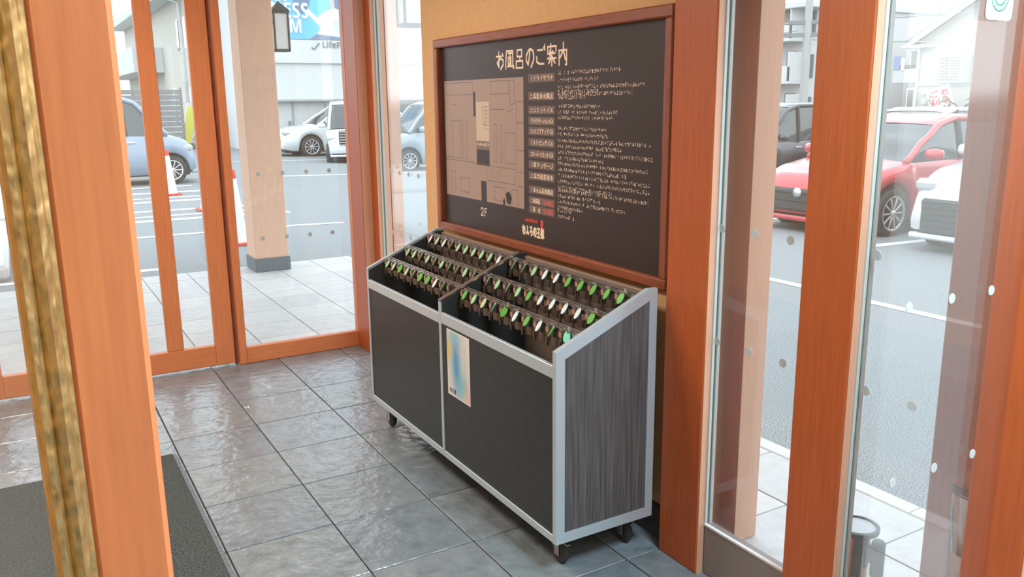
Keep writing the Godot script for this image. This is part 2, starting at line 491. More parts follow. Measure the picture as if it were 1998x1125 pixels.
func glazing() -> void:
	# posts of the side wall, from the entrance towards the camera
	post("trim_1", "orange wooden corner post beside the entrance window", Vector3(-0.06, 0.0, -3.2), Vector3(0.14, 2.7, -2.94), -10, M.wood)
	post("trim_2", "slim orange wooden post with glass channel at the narrow corner window", Vector3(0.0, 0.0, -2.94), Vector3(0.09, 2.36, -2.845), 0.042, M.wood)
	post("trim_3", "orange wooden post right of the guide board", Vector3(-0.06, 0.0, -0.09), Vector3(0.008, 2.7, 0.103), -0.016, M.wood)
	post("trim_4", "broad orange wooden post between the two side windows", Vector3(-0.06, 0.0, 0.467), Vector3(0.010, 2.7, 0.641), -0.016, M.wood)
	post("trim_5", "orange wooden post at the right edge of the picture", Vector3(-0.06, 0.0, 0.993), Vector3(0.14, 2.7, 1.13), -10, M.wood)
	# entrance: fixed window right of the sliding doors
	var w1 := structure("window_1", "tall fixed window with orange frame between the sliding door and corner post", "window")
	slab("jamb", Vector3(-0.834, 0.0, -3.19), Vector3(-0.788, 2.36, -3.135), M.door, w1)
	slab("jamb", Vector3(-0.062, 0.1, -3.19), Vector3(-0.034, 2.36, -3.135), M.door, w1)
	slab("bottom_rail", Vector3(-0.788, 0.0, -3.19), Vector3(-0.034, 0.102, -3.14), M.door_x, w1)
	slab("top_rail", Vector3(-0.834, 2.30, -3.19), Vector3(-0.034, 2.36, -3.14), M.door_x, w1)
	slab("glass_pane", Vector3(-0.788, 0.102, -3.169), Vector3(-0.062, 2.30, -3.161), M.glass, w1, 0.0)
	dots(w1, [-0.634, -0.486, -0.338, -0.191], [1.163, 0.77], -3.16, false)
	var w6 := structure("window_6", "tall fixed window with orange frame left of the sliding doors", "window")
	slab("jamb", Vector3(-2.27, 0.0, -3.19), Vector3(-2.224, 2.36, -3.135), M.door, w6)
	slab("jamb", Vector3(-3.02, 0.0, -3.19), Vector3(-2.98, 2.36, -3.135), M.door, w6)
	slab("bottom_rail", Vector3(-2.98, 0.0, -3.19), Vector3(-2.27, 0.102, -3.14), M.door_x, w6)
	slab("glass_pane", Vector3(-2.98, 0.102, -3.169), Vector3(-2.27, 2.36, -3.161), M.glass, w6, 0.0)
	# two sliding leaves: stiles, one muntin, bottom and top rail, two panes each
	var leaf := func(called: String, label: String, x0: float, flip: bool) -> void:
		var d := structure(called, label, "door")
		var e := [0.0, 0.112, 0.29, 0.382, 0.562, 0.674]
		if not flip: e = e.map(func(v): return 0.674 - v)
		var z0 := -3.205
		var z1 := -3.158
		for k in [0, 2, 4]:
			var a: float = x0 + min(e[k], e[k + 1])
			var b: float = x0 + max(e[k], e[k + 1])
			slab("muntin" if k == 2 else "stile", Vector3(a, 0.012 if k != 2 else 0.139, z0), Vector3(b, 2.30, z1), M.door, d)
		var lo: float = x0 + 0.112
		var hi: float = x0 + 0.562
		slab("bottom_rail", Vector3(lo, 0.012, z0), Vector3(hi, 0.139, z1), M.door_x, d)
		slab("top_rail", Vector3(lo, 2.18, z0), Vector3(hi, 2.30, z1), M.door_x, d)
		for k in [1, 3]:
			var a: float = x0 + min(e[k], e[k + 1])
			var b: float = x0 + max(e[k], e[k + 1])
			slab("glass_pane", Vector3(a, 0.139, -3.184), Vector3(b, 2.18, -3.178), M.glass, d, 0.0)
	leaf.call("door_1", "orange wooden sliding entrance door with two narrow panes", -1.53, true)
	leaf.call("door_2", "orange wooden sliding entrance door behind the golden door pull", -2.204, false)
	wall_piece("trim_6", "orange wooden head rail above the sliding doors", Vector3(-2.224, 2.305, -3.22), Vector3(-0.834, 2.36, -3.135), M.door_x, "door head")
	wall_piece("trim_7", "dark strip painted as the shaded gap between the sliding door and fixed window", Vector3(-0.853, 0.0, -3.2), Vector3(-0.836, 2.305, -3.175), M.frame_y, "door track")  # brown strip that paints the shade of the recess beside the door
	# side windows
	var w2 := structure("window_2", "narrow corner window between entrance and guide board wall", "window")
	slab("glass_pane", Vector3(0.038, 0.0, -2.847), Vector3(0.046, 2.36, -2.12), M.glass, w2, 0.0)
	dots(w2, [-2.70, -2.565, -2.43, -2.295], [1.175, 0.81], 0.034, true)
	var w3 := structure("window_3", "narrow side window between the two nearest orange posts right of the board", "window")
	slab("glass_pane", Vector3(-0.020, 0.178, 0.101), Vector3(-0.012, 2.36, 0.467), M.glass, w3, 0.0)
	slab("bottom_rail", Vector3(-0.032, 0.0, 0.103), Vector3(0.010, 0.178, 0.467), M.sill, w3)
	slab("glazing_bead", Vector3(-0.034, 0.176, 0.103), Vector3(-0.022, 0.184, 0.467), M.kerb, w3, 0.001)
	dots(w3, [0.12, 0.255, 0.39], [1.185, 0.822], -0.022, true)
	var w4 := structure("window_4", "side window with dot stickers right of the broad orange post", "window")
	slab("glass_pane", Vector3(-0.020, 0.12, 0.639), Vector3(-0.012, 2.36, 0.993), M.glass, w4, 0.0)
	slab("bottom_rail", Vector3(-0.032, 0.0, 0.641), Vector3(0.010, 0.12, 0.993), M.sill, w4)
	dots(w4, [0.672], [1.185], -0.022, true)
	dots(w4, [0.672, 0.807], [0.822], -0.022, true)
	# the glass front goes on past the inner door
	var w7 := structure("window_7", "row of lobby side windows past the inner door, outside the picture", "window")
	for k in 4:
		var za := 1.13 + k * 0.9675
		slab("mullion", Vector3(-0.05, 0.12, za + 0.8675), Vector3(0.02, 2.36, za + 0.9675), M.wood, w7)
		slab("glass_pane", Vector3(-0.020, 0.12, za), Vector3(-0.012, 2.36, za + 0.8675), M.glass, w7, 0.0)
	# inner partition: a frameless side light at the right, the leaf with the golden pull at the left
	var w5 := structure("window_5", "frameless glass side light of the inner partition at the right edge", "window")
	slab("glass_pane", Vector3(-0.505, 0.0, 1.045), Vector3(-0.06, 2.36, 1.055), M.glass_clear, w5, 0.0)
	dots(w5, [-0.445, -0.31, -0.175], [1.185, 0.822], 1.057, false, 0.0105)
	sticker(w5)
	var d3 := structure("door_3", "orange wooden inner door with a long golden pull in the left foreground", "door")
	slab("stile", Vector3(-1.866, 0.012, 1.03), Vector3(-1.788, 2.30, 1.07), M.door, d3, 0.006)
	slab("stile", Vector3(-2.68, 0.012, 1.03), Vector3(-2.60, 2.30, 1.07), M.door, d3, 0.006)
	slab("bottom_rail", Vector3(-2.60, 0.012, 1.03), Vector3(-1.866, 0.139, 1.07), M.door_x, d3)
	slab("top_rail", Vector3(-2.60, 2.18, 1.03), Vector3(-1.866, 2.30, 1.07), M.door_x, d3)
	slab("glass_pane", Vector3(-2.60, 0.139, 1.046), Vector3(-1.866, 2.18, 1.054), M.glass, d3, 0.0)
	# hammered pull: two rounded ridges with a groove between them and a flat flange
	var st := mb()
	var sec := [Vector2(-1.9035, 1.071), Vector2(-1.9045, 1.082), Vector2(-1.902, 1.093), Vector2(-1.897, 1.099), Vector2(-1.891, 1.098), Vector2(-1.8875, 1.092), Vector2(-1.884, 1.095), Vector2(-1.877, 1.096), Vector2(-1.8715, 1.090), Vector2(-1.869, 1.081), Vector2(-1.8655, 1.080), Vector2(-1.8645, 1.071)]
	prism(st, sec, 0.62, 1.95, 1)
	tag(put(st, "pull_handle", M.gold, d3), "long hammered golden door pull")

func sticker(parent: Node3D) -> void:
	var im := Image.create(256, 256, false, Image.FORMAT_RGB8)
	im.fill(Color(0.66, 0.67, 0.64))
	var c := Vector2(128, 118)
	for k in 360:
		var a := TAU * k / 360.0
		for r in [92.0, 62.0]:
			var p: Vector2 = c + Vector2(cos(a) * r * 0.92, sin(a) * r)
			im.fill_rect(Rect2i(p.x - 4, p.y - 4, 8, 8), Color(0.17, 0.36, 0.29))
		var q := c + Vector2(cos(a) * 77 * 0.92, sin(a) * 77)
		im.fill_rect(Rect2i(q.x - 8, q.y - 8, 17, 17), Color(0.46, 0.60, 0.53))
	im.fill_rect(Rect2i(125, 62, 6, 118), Color(0.36, 0.45, 0.40))
	for yy in [214, 232]: im.fill_rect(Rect2i(70, yy, 110, 5), Color(0.59, 0.59, 0.56))
	var m := mat(Color.WHITE, 0.5)
	m.albedo_texture = ImageTexture.create_from_image(im)
	var st := mb()
	var pts := []
	for k in 4:
		var cc := Vector2(-0.255 + (0.032 if k in [0, 3] else -0.032), 1.763 + (0.034 if k < 2 else -0.034))
		for i in 5:
			var a := PI / 2 * k + PI / 2 * i / 4.0
			pts.append(cc + Vector2(cos(a), sin(a)) * 0.011)
	var mid := Vector2(-0.255, 1.763)
	for i in pts.size():
		var p: Vector2 = pts[i]
		var q: Vector2 = pts[(i + 1) % pts.size()]
		for v in [mid, q, p]:
			st.set_uv(Vector2((v.x + 0.298) / 0.086, (1.808 - v.y) / 0.09))
			st.add_vertex(Vector3(v.x, v.y, 1.0562))
	tag(put(st, "sticker", m, parent), "white rounded sticker with a green ring emblem")

# ================= outside ground =================
func lot_y(x: float) -> float:
	return -0.025 * clampf(x - 1.03, 0.0, 20.0)

func outside_ground() -> void:
	var pv := structure("pavement", "pale tiled pavement outside the entrance and along the side windows", "pavement")
	slab("bed", Vector3(-4.6, -0.2, -6.4), Vector3(0.94, -0.018, -3.2), M.grout, pv, 0.0)
	slab("bed", Vector3(0.14, -0.2, -3.2), Vector3(0.94, -0.018, 6.4), M.grout, pv, 0.0)
	tiles(pv, -4.6, 0.94, -6.4, -3.2, -0.002, M.pavers, 0.018, 0.006, 0.0008)
	tiles(pv, 0.14, 0.94, -3.2, 6.4, -0.002, M.pavers, 0.018, 0.006, 0.0008)
	var z := -6.4
	while z < 6.3:
		slab("kerb_stone", Vector3(0.943, -0.2, z + 0.003), Vector3(1.03, 0.0, z + 0.597), M.kerb, pv, 0.006)
		z += 0.6
	var st := mb(true)
	var xs := [-60.0, 1.03, 6.0, 11.0, 21.03, 120.0]
	for i in xs.size() - 1:
		var a: float = xs[i]
		var b: float = xs[i + 1]
		var near := -6.4 if i == 0 else 40.0
		quad(st, Vector3(a, lot_y(a) - 0.012, -120), Vector3(b, lot_y(b) - 0.012, -120), Vector3(b, lot_y(b) - 0.012, near), Vector3(a, lot_y(a) - 0.012, near), Vector3(a, -5, -20))
	tag(put(st, "asphalt", M.asphalt), "grey asphalt of the car park", "car park", "", "structure")
	# painted lines: [x0, z0, x1, z1, label]
	var list := [
		[-14.0, -6.86, 5.0, -6.74, "long white line just outside the pavement kerb"],
		[-2.0, -9.12, 1.9, -9.0, "white line behind the first parking bay edge left of the column"],
		[-2.0, -10.68, 1.6, -10.48, "broad white stripe nearest the door in the hatched area"],
		[-2.0, -11.15, 1.5, -11.0, "second white stripe of the hatched area"],
		[-2.0, -11.85, 1.4, -11.65, "third white stripe of the hatched area"],
		[-2.0, -13.2, 1.3, -12.95, "fourth white stripe of the hatched area"],
		[-2.0, -13.75, 1.3, -13.6, "fifth white stripe of the hatched area"],
		[-2.0, -14.75, 1.2, -14.5, "sixth white stripe of the hatched area"],
		[-2.0, -15.9, 1.1, -15.7, "white stripe below the blue grey car"],
		[3.4, -17.6, 9.5, -17.4, "white bay line in front of the white van"],
		[3.6, -23.6, 9.0, -23.45, "white bay line beside the white crossover"],
		[4.05, -3.6, 4.17, 6.0, "white line along the lane outside the side windows"],
		[6.0, -4.40, 11.0, -4.26, "white bay line between the red car and the white car"],
		[6.4, -6.85, 11.0, -6.70, "white bay line on the far side of the red car"]]
	for l in list:
		var s := mb()
		var x := (float(l[0]) + float(l[2])) / 2.0
		var base := Vector3(x, lot_y(x) - 0.012, (float(l[1]) + float(l[3])) / 2.0)
		var n := 6
		for k in n:
			var xa := lerpf(l[0], l[2], k / float(n))
			var xb := lerpf(l[0], l[2], (k + 1) / float(n))
			var ya := lot_y(xa) - 0.012 - base.y
			var yb := lot_y(xb) - 0.012 - base.y
			quad(s, Vector3(xa, ya + 0.004, l[1]) - Vector3(base.x, 0, base.z), Vector3(xb, yb + 0.004, l[1]) - Vector3(base.x, 0, base.z), Vector3(xb, yb + 0.004, l[3]) - Vector3(base.x, 0, base.z), Vector3(xa, ya + 0.004, l[3]) - Vector3(base.x, 0, base.z), Vector3(0, -5, 0))
		tag(put(s, "parking_line", M.line, null, base), l[4], "road marking", "painted lines of the car park")

# ================= print on the guide board =================
const GLYPHS := {
	"o": ["0363", "3138271654858759", "7283"], "fu": ["4152", "53465788", "5747", "1728", "7687"], "ro": ["21712655858759"],
	"no": ["514538271614325182958769"], "go": ["2272", "15174888", "8192", "9091"],
	"wind": ["110709", "1181889998", "3272", "3464673734", "5258", "2878"], "spine": ["2171742421", "5456", "1686891916"],
	"plan": ["4041", "1311", "1191", "9193", "42335464", "1484", "6335", "1696", "5559", "5528", "5588"], "within": ["1319", "1383", "838979", "5053", "5326", "5377"],
	"king": ["1181", "2575", "0999", "5159"], "sama": ["0343", "2029", "2406", "2446", "5162", "8172", "4383", "4585", "4787", "6269", "6658", "6698"],
	"a": ["118264", "5239"], "i": ["8135", "5459"], "u": ["5052", "1214", "12827559"], "e": ["2272", "5258", "1888"], "ku": ["4114", "41815529"],
	"gu": ["4114", "41815529", "8091"], "sa": ["0393", "3036", "707649"], "shi": ["1223", "0415", "196793"], "ji": ["1223", "0415", "196793", "8091"],
	"su": ["127209", "4598"], "ze": ["049374", "303888", "8091"], "tsu": ["2434", "5464", "84766949"], "to": ["3039", "3375"], "do": ["3039", "3375", "8091"],
	"na": ["0494", "505529"], "ba": ["3318", "6388", "8081", "9091"], "pa": ["3318", "6388", "8091"], "pu": ["118239", "8091"], "ma": ["118245", "3567"],
	"ra": ["2171", "148449"], "ri": ["2125", "717549"], "lo": ["1282", "1218", "8288", "1888"], "n": ["1223", "196793"], "bar": ["0595"], "yo": ["2373", "7378", "2676", "2878"],
	"water": ["5059", "133418", "9255", "5599"], "high": ["5051", "1191", "2363654525", "1919", "1797", "9799", "3878"], "spring": ["5041", "2272", "2275", "7275", "2575", "5659", "1638", "8659"],
	"mount": ["5058", "1418", "9498", "1898"], "scholar": ["0494", "5058", "1888"], "wealth": ["1191", "3373", "2575", "2678", "7678", "2878", "5658"],
	"dense": ["0203", "1618", "3191", "4252", "3373", "5185", "4696", "4859", "7848"], "degree": ["5051", "1191", "1119", "2484", "3337", "7377", "3777", "2899"],
	"seat": ["5051", "1191", "1119", "3346", "7357", "5258", "2898", "3575"], "rock": ["2022", "5052", "8082", "2282", "1494", "3519", "4689", "8689", "4959"],
	"lie": ["1191", "2359", "3549", "4494", "6398", "7648", "2129"], "sky": ["1282", "0595", "514609", "5599"], "open": ["1181", "1292", "3444", "6474", "2696", "3849", "6889"], "one": ["5058"], "two": ["2232", "3274", "1888"],
}

func stroke(im: Image, a: Vector2, b: Vector2, w: float, c: Color) -> void:
	var n := maxi(1, int(a.distance_to(b) / maxf(1.0, w * 0.4)))
	for k in n + 1:
		var p := a.lerp(b, k / float(n))
		im.fill_rect(Rect2i(int(p.x - w / 2), int(p.y - w / 2), maxi(1, int(w)), maxi(1, int(w))), c)

func glyph(im: Image, key: String, x: float, y: float, w: float, h: float, t: float, c: Color) -> void:
	for s in GLYPHS[key]:
		for k in range(0, s.length() - 3, 2):
			stroke(im, Vector2(x + int(s[k]) / 9.0 * w, y + int(s[k + 1]) / 9.0 * h), Vector2(x + int(s[k + 2]) / 9.0 * w, y + int(s[k + 3]) / 9.0 * h), t, c)

func words(im: Image, keys: Array, x: float, y: float, w: float, h: float, t: float, c: Color) -> void:
	for i in keys.size():
		if keys[i]: glyph(im, keys[i], x + i * w, y, w * 0.82, h, t, c)

# a line of print too small to read: short strokes in letter cells
func fine_print(im: Image, x0: float, x1: float, y: float, h: float, c: Color, vertical := false) -> void:
	var p := x0
	while p < x1:
		var n := rng.randi_range(3, 5)
		for k in n:
			var a := Vector2(rng.randf(), rng.randf())
			var b := Vector2(rng.randf(), a.y) if rng.randf() < 0.5 else Vector2(a.x, rng.randf())
			if vertical:
				stroke(im, Vector2(y + a.x * h, p + a.y * h * 0.8), Vector2(y + b.x * h, p + b.y * h * 0.8), 1.6, c)
			else:
				stroke(im, Vector2(p + a.x * h * 0.75, y + a.y * h), Vector2(p + b.x * h * 0.75, y + b.y * h), 2.4, c)
		p += h * (0.95 if rng.randf() > 0.06 else 1.8)

func rect_lines(im: Image, r: Rect2, w: float, c: Color) -> void:
	var p := r.position
	var e := r.end
	stroke(im, p, Vector2(e.x, p.y), w, c)
	stroke(im, Vector2(e.x, p.y), e, w, c)
	stroke(im, e, Vector2(p.x, e.y), w, c)
	stroke(im, Vector2(p.x, e.y), p, w, c)

func fill_poly(im: Image, pts: Array, c: Color) -> void:
	var y0 := 1e9
	var y1 := -1e9
	for p in pts:
		y0 = min(y0, p.y)
		y1 = max(y1, p.y)
	for y in range(int(y0), int(y1) + 1):
		var xs := []
		for i in pts.size():
			var a: Vector2 = pts[i]
			var b: Vector2 = pts[(i + 1) % pts.size()]
			if (a.y <= y) != (b.y <= y): xs.append(a.x + (y - a.y) / (b.y - a.y) * (b.x - a.x))
		xs.sort()
		for i in range(0, xs.size() - 1, 2): im.fill_rect(Rect2i(int(xs[i]), y, maxi(1, int(xs[i + 1] - xs[i])), 1), c)

func board_print() -> ImageTexture:
	var W := 2048
	var H := 1029
	var im := Image.create(W, H, false, Image.FORMAT_RGB8)
	var ground := Color(0.205, 0.168, 0.150)
	im.fill(ground)
	var ink := Color(0.90, 0.82, 0.72)
	var u := func(z: float) -> float: return (z + 1.877) / 1.712 * W
	var v := func(y: float) -> float: return (1.835 - y) / 0.86 * H
	# heading
	words(im, ["o", "wind", "spine", "no", "go", "plan", "within"], u.call(-1.315), v.call(1.795), 98, 98, 9, ink)
	# floor plan
	var plan := Color(0.60, 0.515, 0.465)
	var pen := Color(0.36, 0.30, 0.27)
	var x0: float = u.call(-1.845)
	var x1: float = u.call(-1.087)
	var y0: float = v.call(1.675)
	var y1: float = v.call(1.117)
	im.fill_rect(Rect2i(x0, y0, x1 - x0, y1 - y0), plan)
	var w := x1 - x0
	var h := y1 - y0
	var at := func(a: float, b: float) -> Vector2: return Vector2(x0 + a * w, y0 + b * h)
	var box := func(a: float, b: float, c: float, d: float) -> Rect2: return Rect2(x0 + a * w, y0 + b * h, (c - a) * w, (d - b) * h)
	im.fill_rect(Rect2i(box.call(0.40, 0.10, 0.43, 0.30)), ground)
	im.fill_rect(Rect2i(box.call(0.435, 0.18, 0.60, 0.50)), Color(0.74, 0.66, 0.58))
	im.fill_rect(Rect2i(box.call(0.435, 0.50, 0.60, 0.57)), Color(0.45, 0.38, 0.33))
	words(im, ["ma", "tsu", "sa", "bar", "ji", "e", "ri", "a"], x0 + 0.445 * w, y0 + 0.515 * h, 17, 18, 3, ink)
	im.fill_rect(Rect2i(box.call(0.435, 0.57, 0.60, 0.70)), ground)
	im.fill_rect(Rect2i(box.call(0.485, 0.83, 0.555, 1.01)), ground)
	for r in [[0.01, 0.02, 0.40, 0.12], [0.10, 0.34, 0.21, 0.66], [0.23, 0.33, 0.255, 0.66], [0.29, 0.33, 0.315, 0.66], [0.52, 0.22, 0.56, 0.36], [0.66, 0.36, 0.69, 0.66], [0.73, 0.36, 0.755, 0.66], [0.79, 0.42, 0.90, 0.66], [0.92, 0.18, 1.0, 0.34], [0.92, 0.34, 1.0, 0.55], [0.92, 0.55, 1.0, 0.72], [0.85, 0.02, 0.90, 0.20], [0.08, 0.78, 0.13, 0.97], [0.20, 0.83, 0.33, 0.95], [0.56, 0.70, 0.90, 0.82], [0.65, 0.86, 0.78, 0.97], [0.86, 0.86, 0.93, 1.0], [0.62, 0.02, 0.84, 0.12]]:
		rect_lines(im, box.call(r[0], r[1], r[2], r[3]), 3, pen)
	for l in [[0.0, 0.66, 0.10, 0.66], [0.0, 0.17, 0.06, 0.17], [0.12, 0.20, 0.16, 0.20], [0.62, 0.24, 0.78, 0.24], [0.82, 0.26, 0.88, 0.24], [0.0, 0.68, 0.60, 0.69], [0.93, 0.83, 1.0, 0.83]]:
		stroke(im, at.call(l[0], l[1]), at.call(l[2], l[3]), 3, pen)
	for k in 7: stroke(im, at.call(0.53, 0.22 + 0.03 * k), at.call(0.595, 0.22 + 0.03 * k), 2, pen)
	fill_poly(im, [at.call(0.79, 0.90), at.call(0.83, 0.88), at.call(0.86, 0.93), at.call(0.84, 0.99), at.call(0.80, 0.97)], Color(0.16, 0.12, 0.10))
	fill_poly(im, [at.call(0.755, 0.96), at.call(0.775, 0.94), at.call(0.785, 0.99), at.call(0.76, 1.0)], Color(0.16, 0.12, 0.10))
	for k in 60:
		var p: Vector2 = at.call(rng.randf_range(0.56, 0.72), rng.randf_range(0.70, 0.80))
		im.fill_rect(Rect2i(p.x, p.y, 9, 7), Color(0.57, 0.48, 0.44))
	# 2F
	stroke(im, Vector2(u.call(-1.484), v.call(1.074)), Vector2(u.call(-1.480), v.call(1.082)), 6, ink)
	stroke(im, Vector2(u.call(-1.480), v.call(1.083)), Vector2(u.call(-1.466), v.call(1.083)), 6, ink)
	stroke(im, Vector2(u.call(-1.462), v.call(1.081)), Vector2(u.call(-1.462), v.call(1.069)), 6, ink)
	stroke(im, Vector2(u.call(-1.462), v.call(1.069)), Vector2(u.call(-1.482), v.call(1.048)), 6, ink)
	stroke(im, Vector2(u.call(-1.482), v.call(1.048)), Vector2(u.call(-1.460), v.call(1.048)), 6, ink)
	stroke(im, Vector2(u.call(-1.446), v.call(1.083)), Vector2(u.call(-1.446), v.call(1.048)), 6, ink)
	stroke(im, Vector2(u.call(-1.446), v.call(1.083)), Vector2(u.call(-1.428), v.call(1.083)), 6, ink)
	stroke(im, Vector2(u.call(-1.446), v.call(1.067)), Vector2(u.call(-1.431), v.call(1.067)), 6, ink)
	# name bars with letters, and the fine print to the right of each
	var tops := [1.684, 1.612, 1.556, 1.512, 1.470, 1.423, 1.376, 1.331, 1.284, 1.225, 1.179, 1.142]
	var names := [["one", "do", "ra", "i", "sa", "u", "na"], ["two", "high", "degree", "spring", "water", "wind", "spine"], ["two", "ji", "e", "tsu", "to", "ba", "su"], ["one", "ri", "ra", "ku", "ze", "bar", "shi", "yo", "n", "ba", "su"],
		["two", "shi", "e", "i", "pu", "a", "tsu", "pu", "ba", "su"], ["one", "su", "to", "lo", "n", "gu", "ba", "su"], ["two", "su", "bar", "pa", "bar", "ji", "e", "tsu", "to", "ba", "su"], ["one", "seat", "ma", "tsu", "sa", "bar", "ji"],
		["two", "high", "dense", "degree", "seat", "rock", "spring"], ["one", "wealth", "scholar", "mount", "rock", "seat", "wind", "spine"], ["two", "lie", "wind", "spine", "", "open", "sky", "wind", "spine"], ["one", "lie", "", "water", "", "open", "sky", "wind", "spine"]]
	var ends := [[-0.434, -0.56, -0.295, -0.358], [-0.56, -0.645], [-0.55, -0.44], [-0.46], [-0.50, -0.50], [-0.245, -0.42], [-0.245, -0.52], [-0.27, -0.39], [-0.25, -0.25, -0.46], [-0.245, -0.53], [-0.39, -0.66], [-0.74, -0.715]]
	for i in 12:
		var bx: float = u.call(-1.048)
		var by: float = v.call(tops[i])
		im.fill_rect(Rect2i(bx, by, 240, 40), Color(0.40, 0.335, 0.31))
		var n: int = names[i].size()
		var cw := 214.0 / n
		words(im, names[i].slice(0, 4) if i > 9 else names[i], bx + 16, by + 8, cw, 24, 3, ink)
		if i > 9: words(im, ["", "", "", ""] + names[i].slice(4), bx + 16, by + 8, cw, 24, 3, Color(0.80, 0.36, 0.30))
		var dy: float = 0.0275 if i == 0 else 0.0235
		for k in ends[i].size():
			fine_print(im, u.call(-0.823), u.call(ends[i][k]), v.call(tops[i] + 0.006 - dy * k), 17, Color(0.93, 0.86, 0.77))
	# emblem at the foot
	im.fill_rect(Rect2i(u.call(-1.085), v.call(1.082), 125, 22), Color(0.50, 0.10, 0.07))
	fine_print(im, u.call(-1.075), u.call(-0.99), v.call(1.079), 13, Color(0.95, 0.5, 0.4))
	im.fill_rect(Rect2i(u.call(-0.955), v.call(1.085), 26, 46), Color(0.72, 0.20, 0.14))
	fine_print(im, v.call(1.083), v.call(1.05), u.call(-0.951), 16, Color(0.95, 0.7, 0.6), true)
	words(im, ["o", "fu", "ro", "no", "king", "sama"], u.call(-1.105), v.call(1.050), 36, 50, 9, ink)
	return ImageTexture.create_from_image(im)

func face_x(st: SurfaceTool, x: float, z0: float, z1: float, y0: float, y1: float) -> void:
	# a printed sheet that looks towards -x; the picture's left is the lower z
	var c := [Vector3(x, y1, z0), Vector3(x, y1, z1), Vector3(x, y0, z1), Vector3(x, y0, z0)]
	var t := [Vector2(0, 0), Vector2(1, 0), Vector2(1, 1), Vector2(0, 1)]
	for k in [0, 1, 2, 0, 2, 3]:
		st.set_uv(t[k])
		st.add_vertex(c[k])

func guide_board() -> void:
	var base := Vector3(0.0, 0.94, -1.024)
	var t := thing("guide_board", "dark printed guide board with floor plan in a reddish wooden frame", "notice board", base)
	var z0 := -1.918
	var z1 := -0.125
	var st := mb()
	for p in [[0.94, 0.977], [1.835, 1.876]]:
		var s := mb()
		cbox(s, Vector3(-0.034, p[0], z0) - base, Vector3(0, p[1], z1) - base, 0.005)
		put(s, "frame_rail", M.frame_z, t)
	for p in [[z0, -1.877], [-0.165, z1]]:
		var s := mb()
		cbox(s, Vector3(-0.034, 0.977, p[0]) - base, Vector3(0, 1.835, p[1]) - base, 0.005)
		put(s, "frame_stile", M.frame_y, t)
	cbox(st, Vector3(-0.0085, 0.977, -1.877) - base, Vector3(0, 1.835, -0.165) - base, 0.0)
	put(st, "panel", M.dark_base, t)
	var m := mat(Color.WHITE, 0.34, 0.0, 0.4)
	m.albedo_texture = board_print()
	var s2 := mb()
	face_x(s2, -0.0090 - base.x, -1.877 - base.z, -0.165 - base.z, 0.977 - base.y, 1.835 - base.y)
	put(s2, "print", m, t)

# ================= umbrella lock stand =================
const SLOPE := 0.4352
func slope_y(x: float) -> float:
	return 0.799 + SLOPE * (x + 0.486)

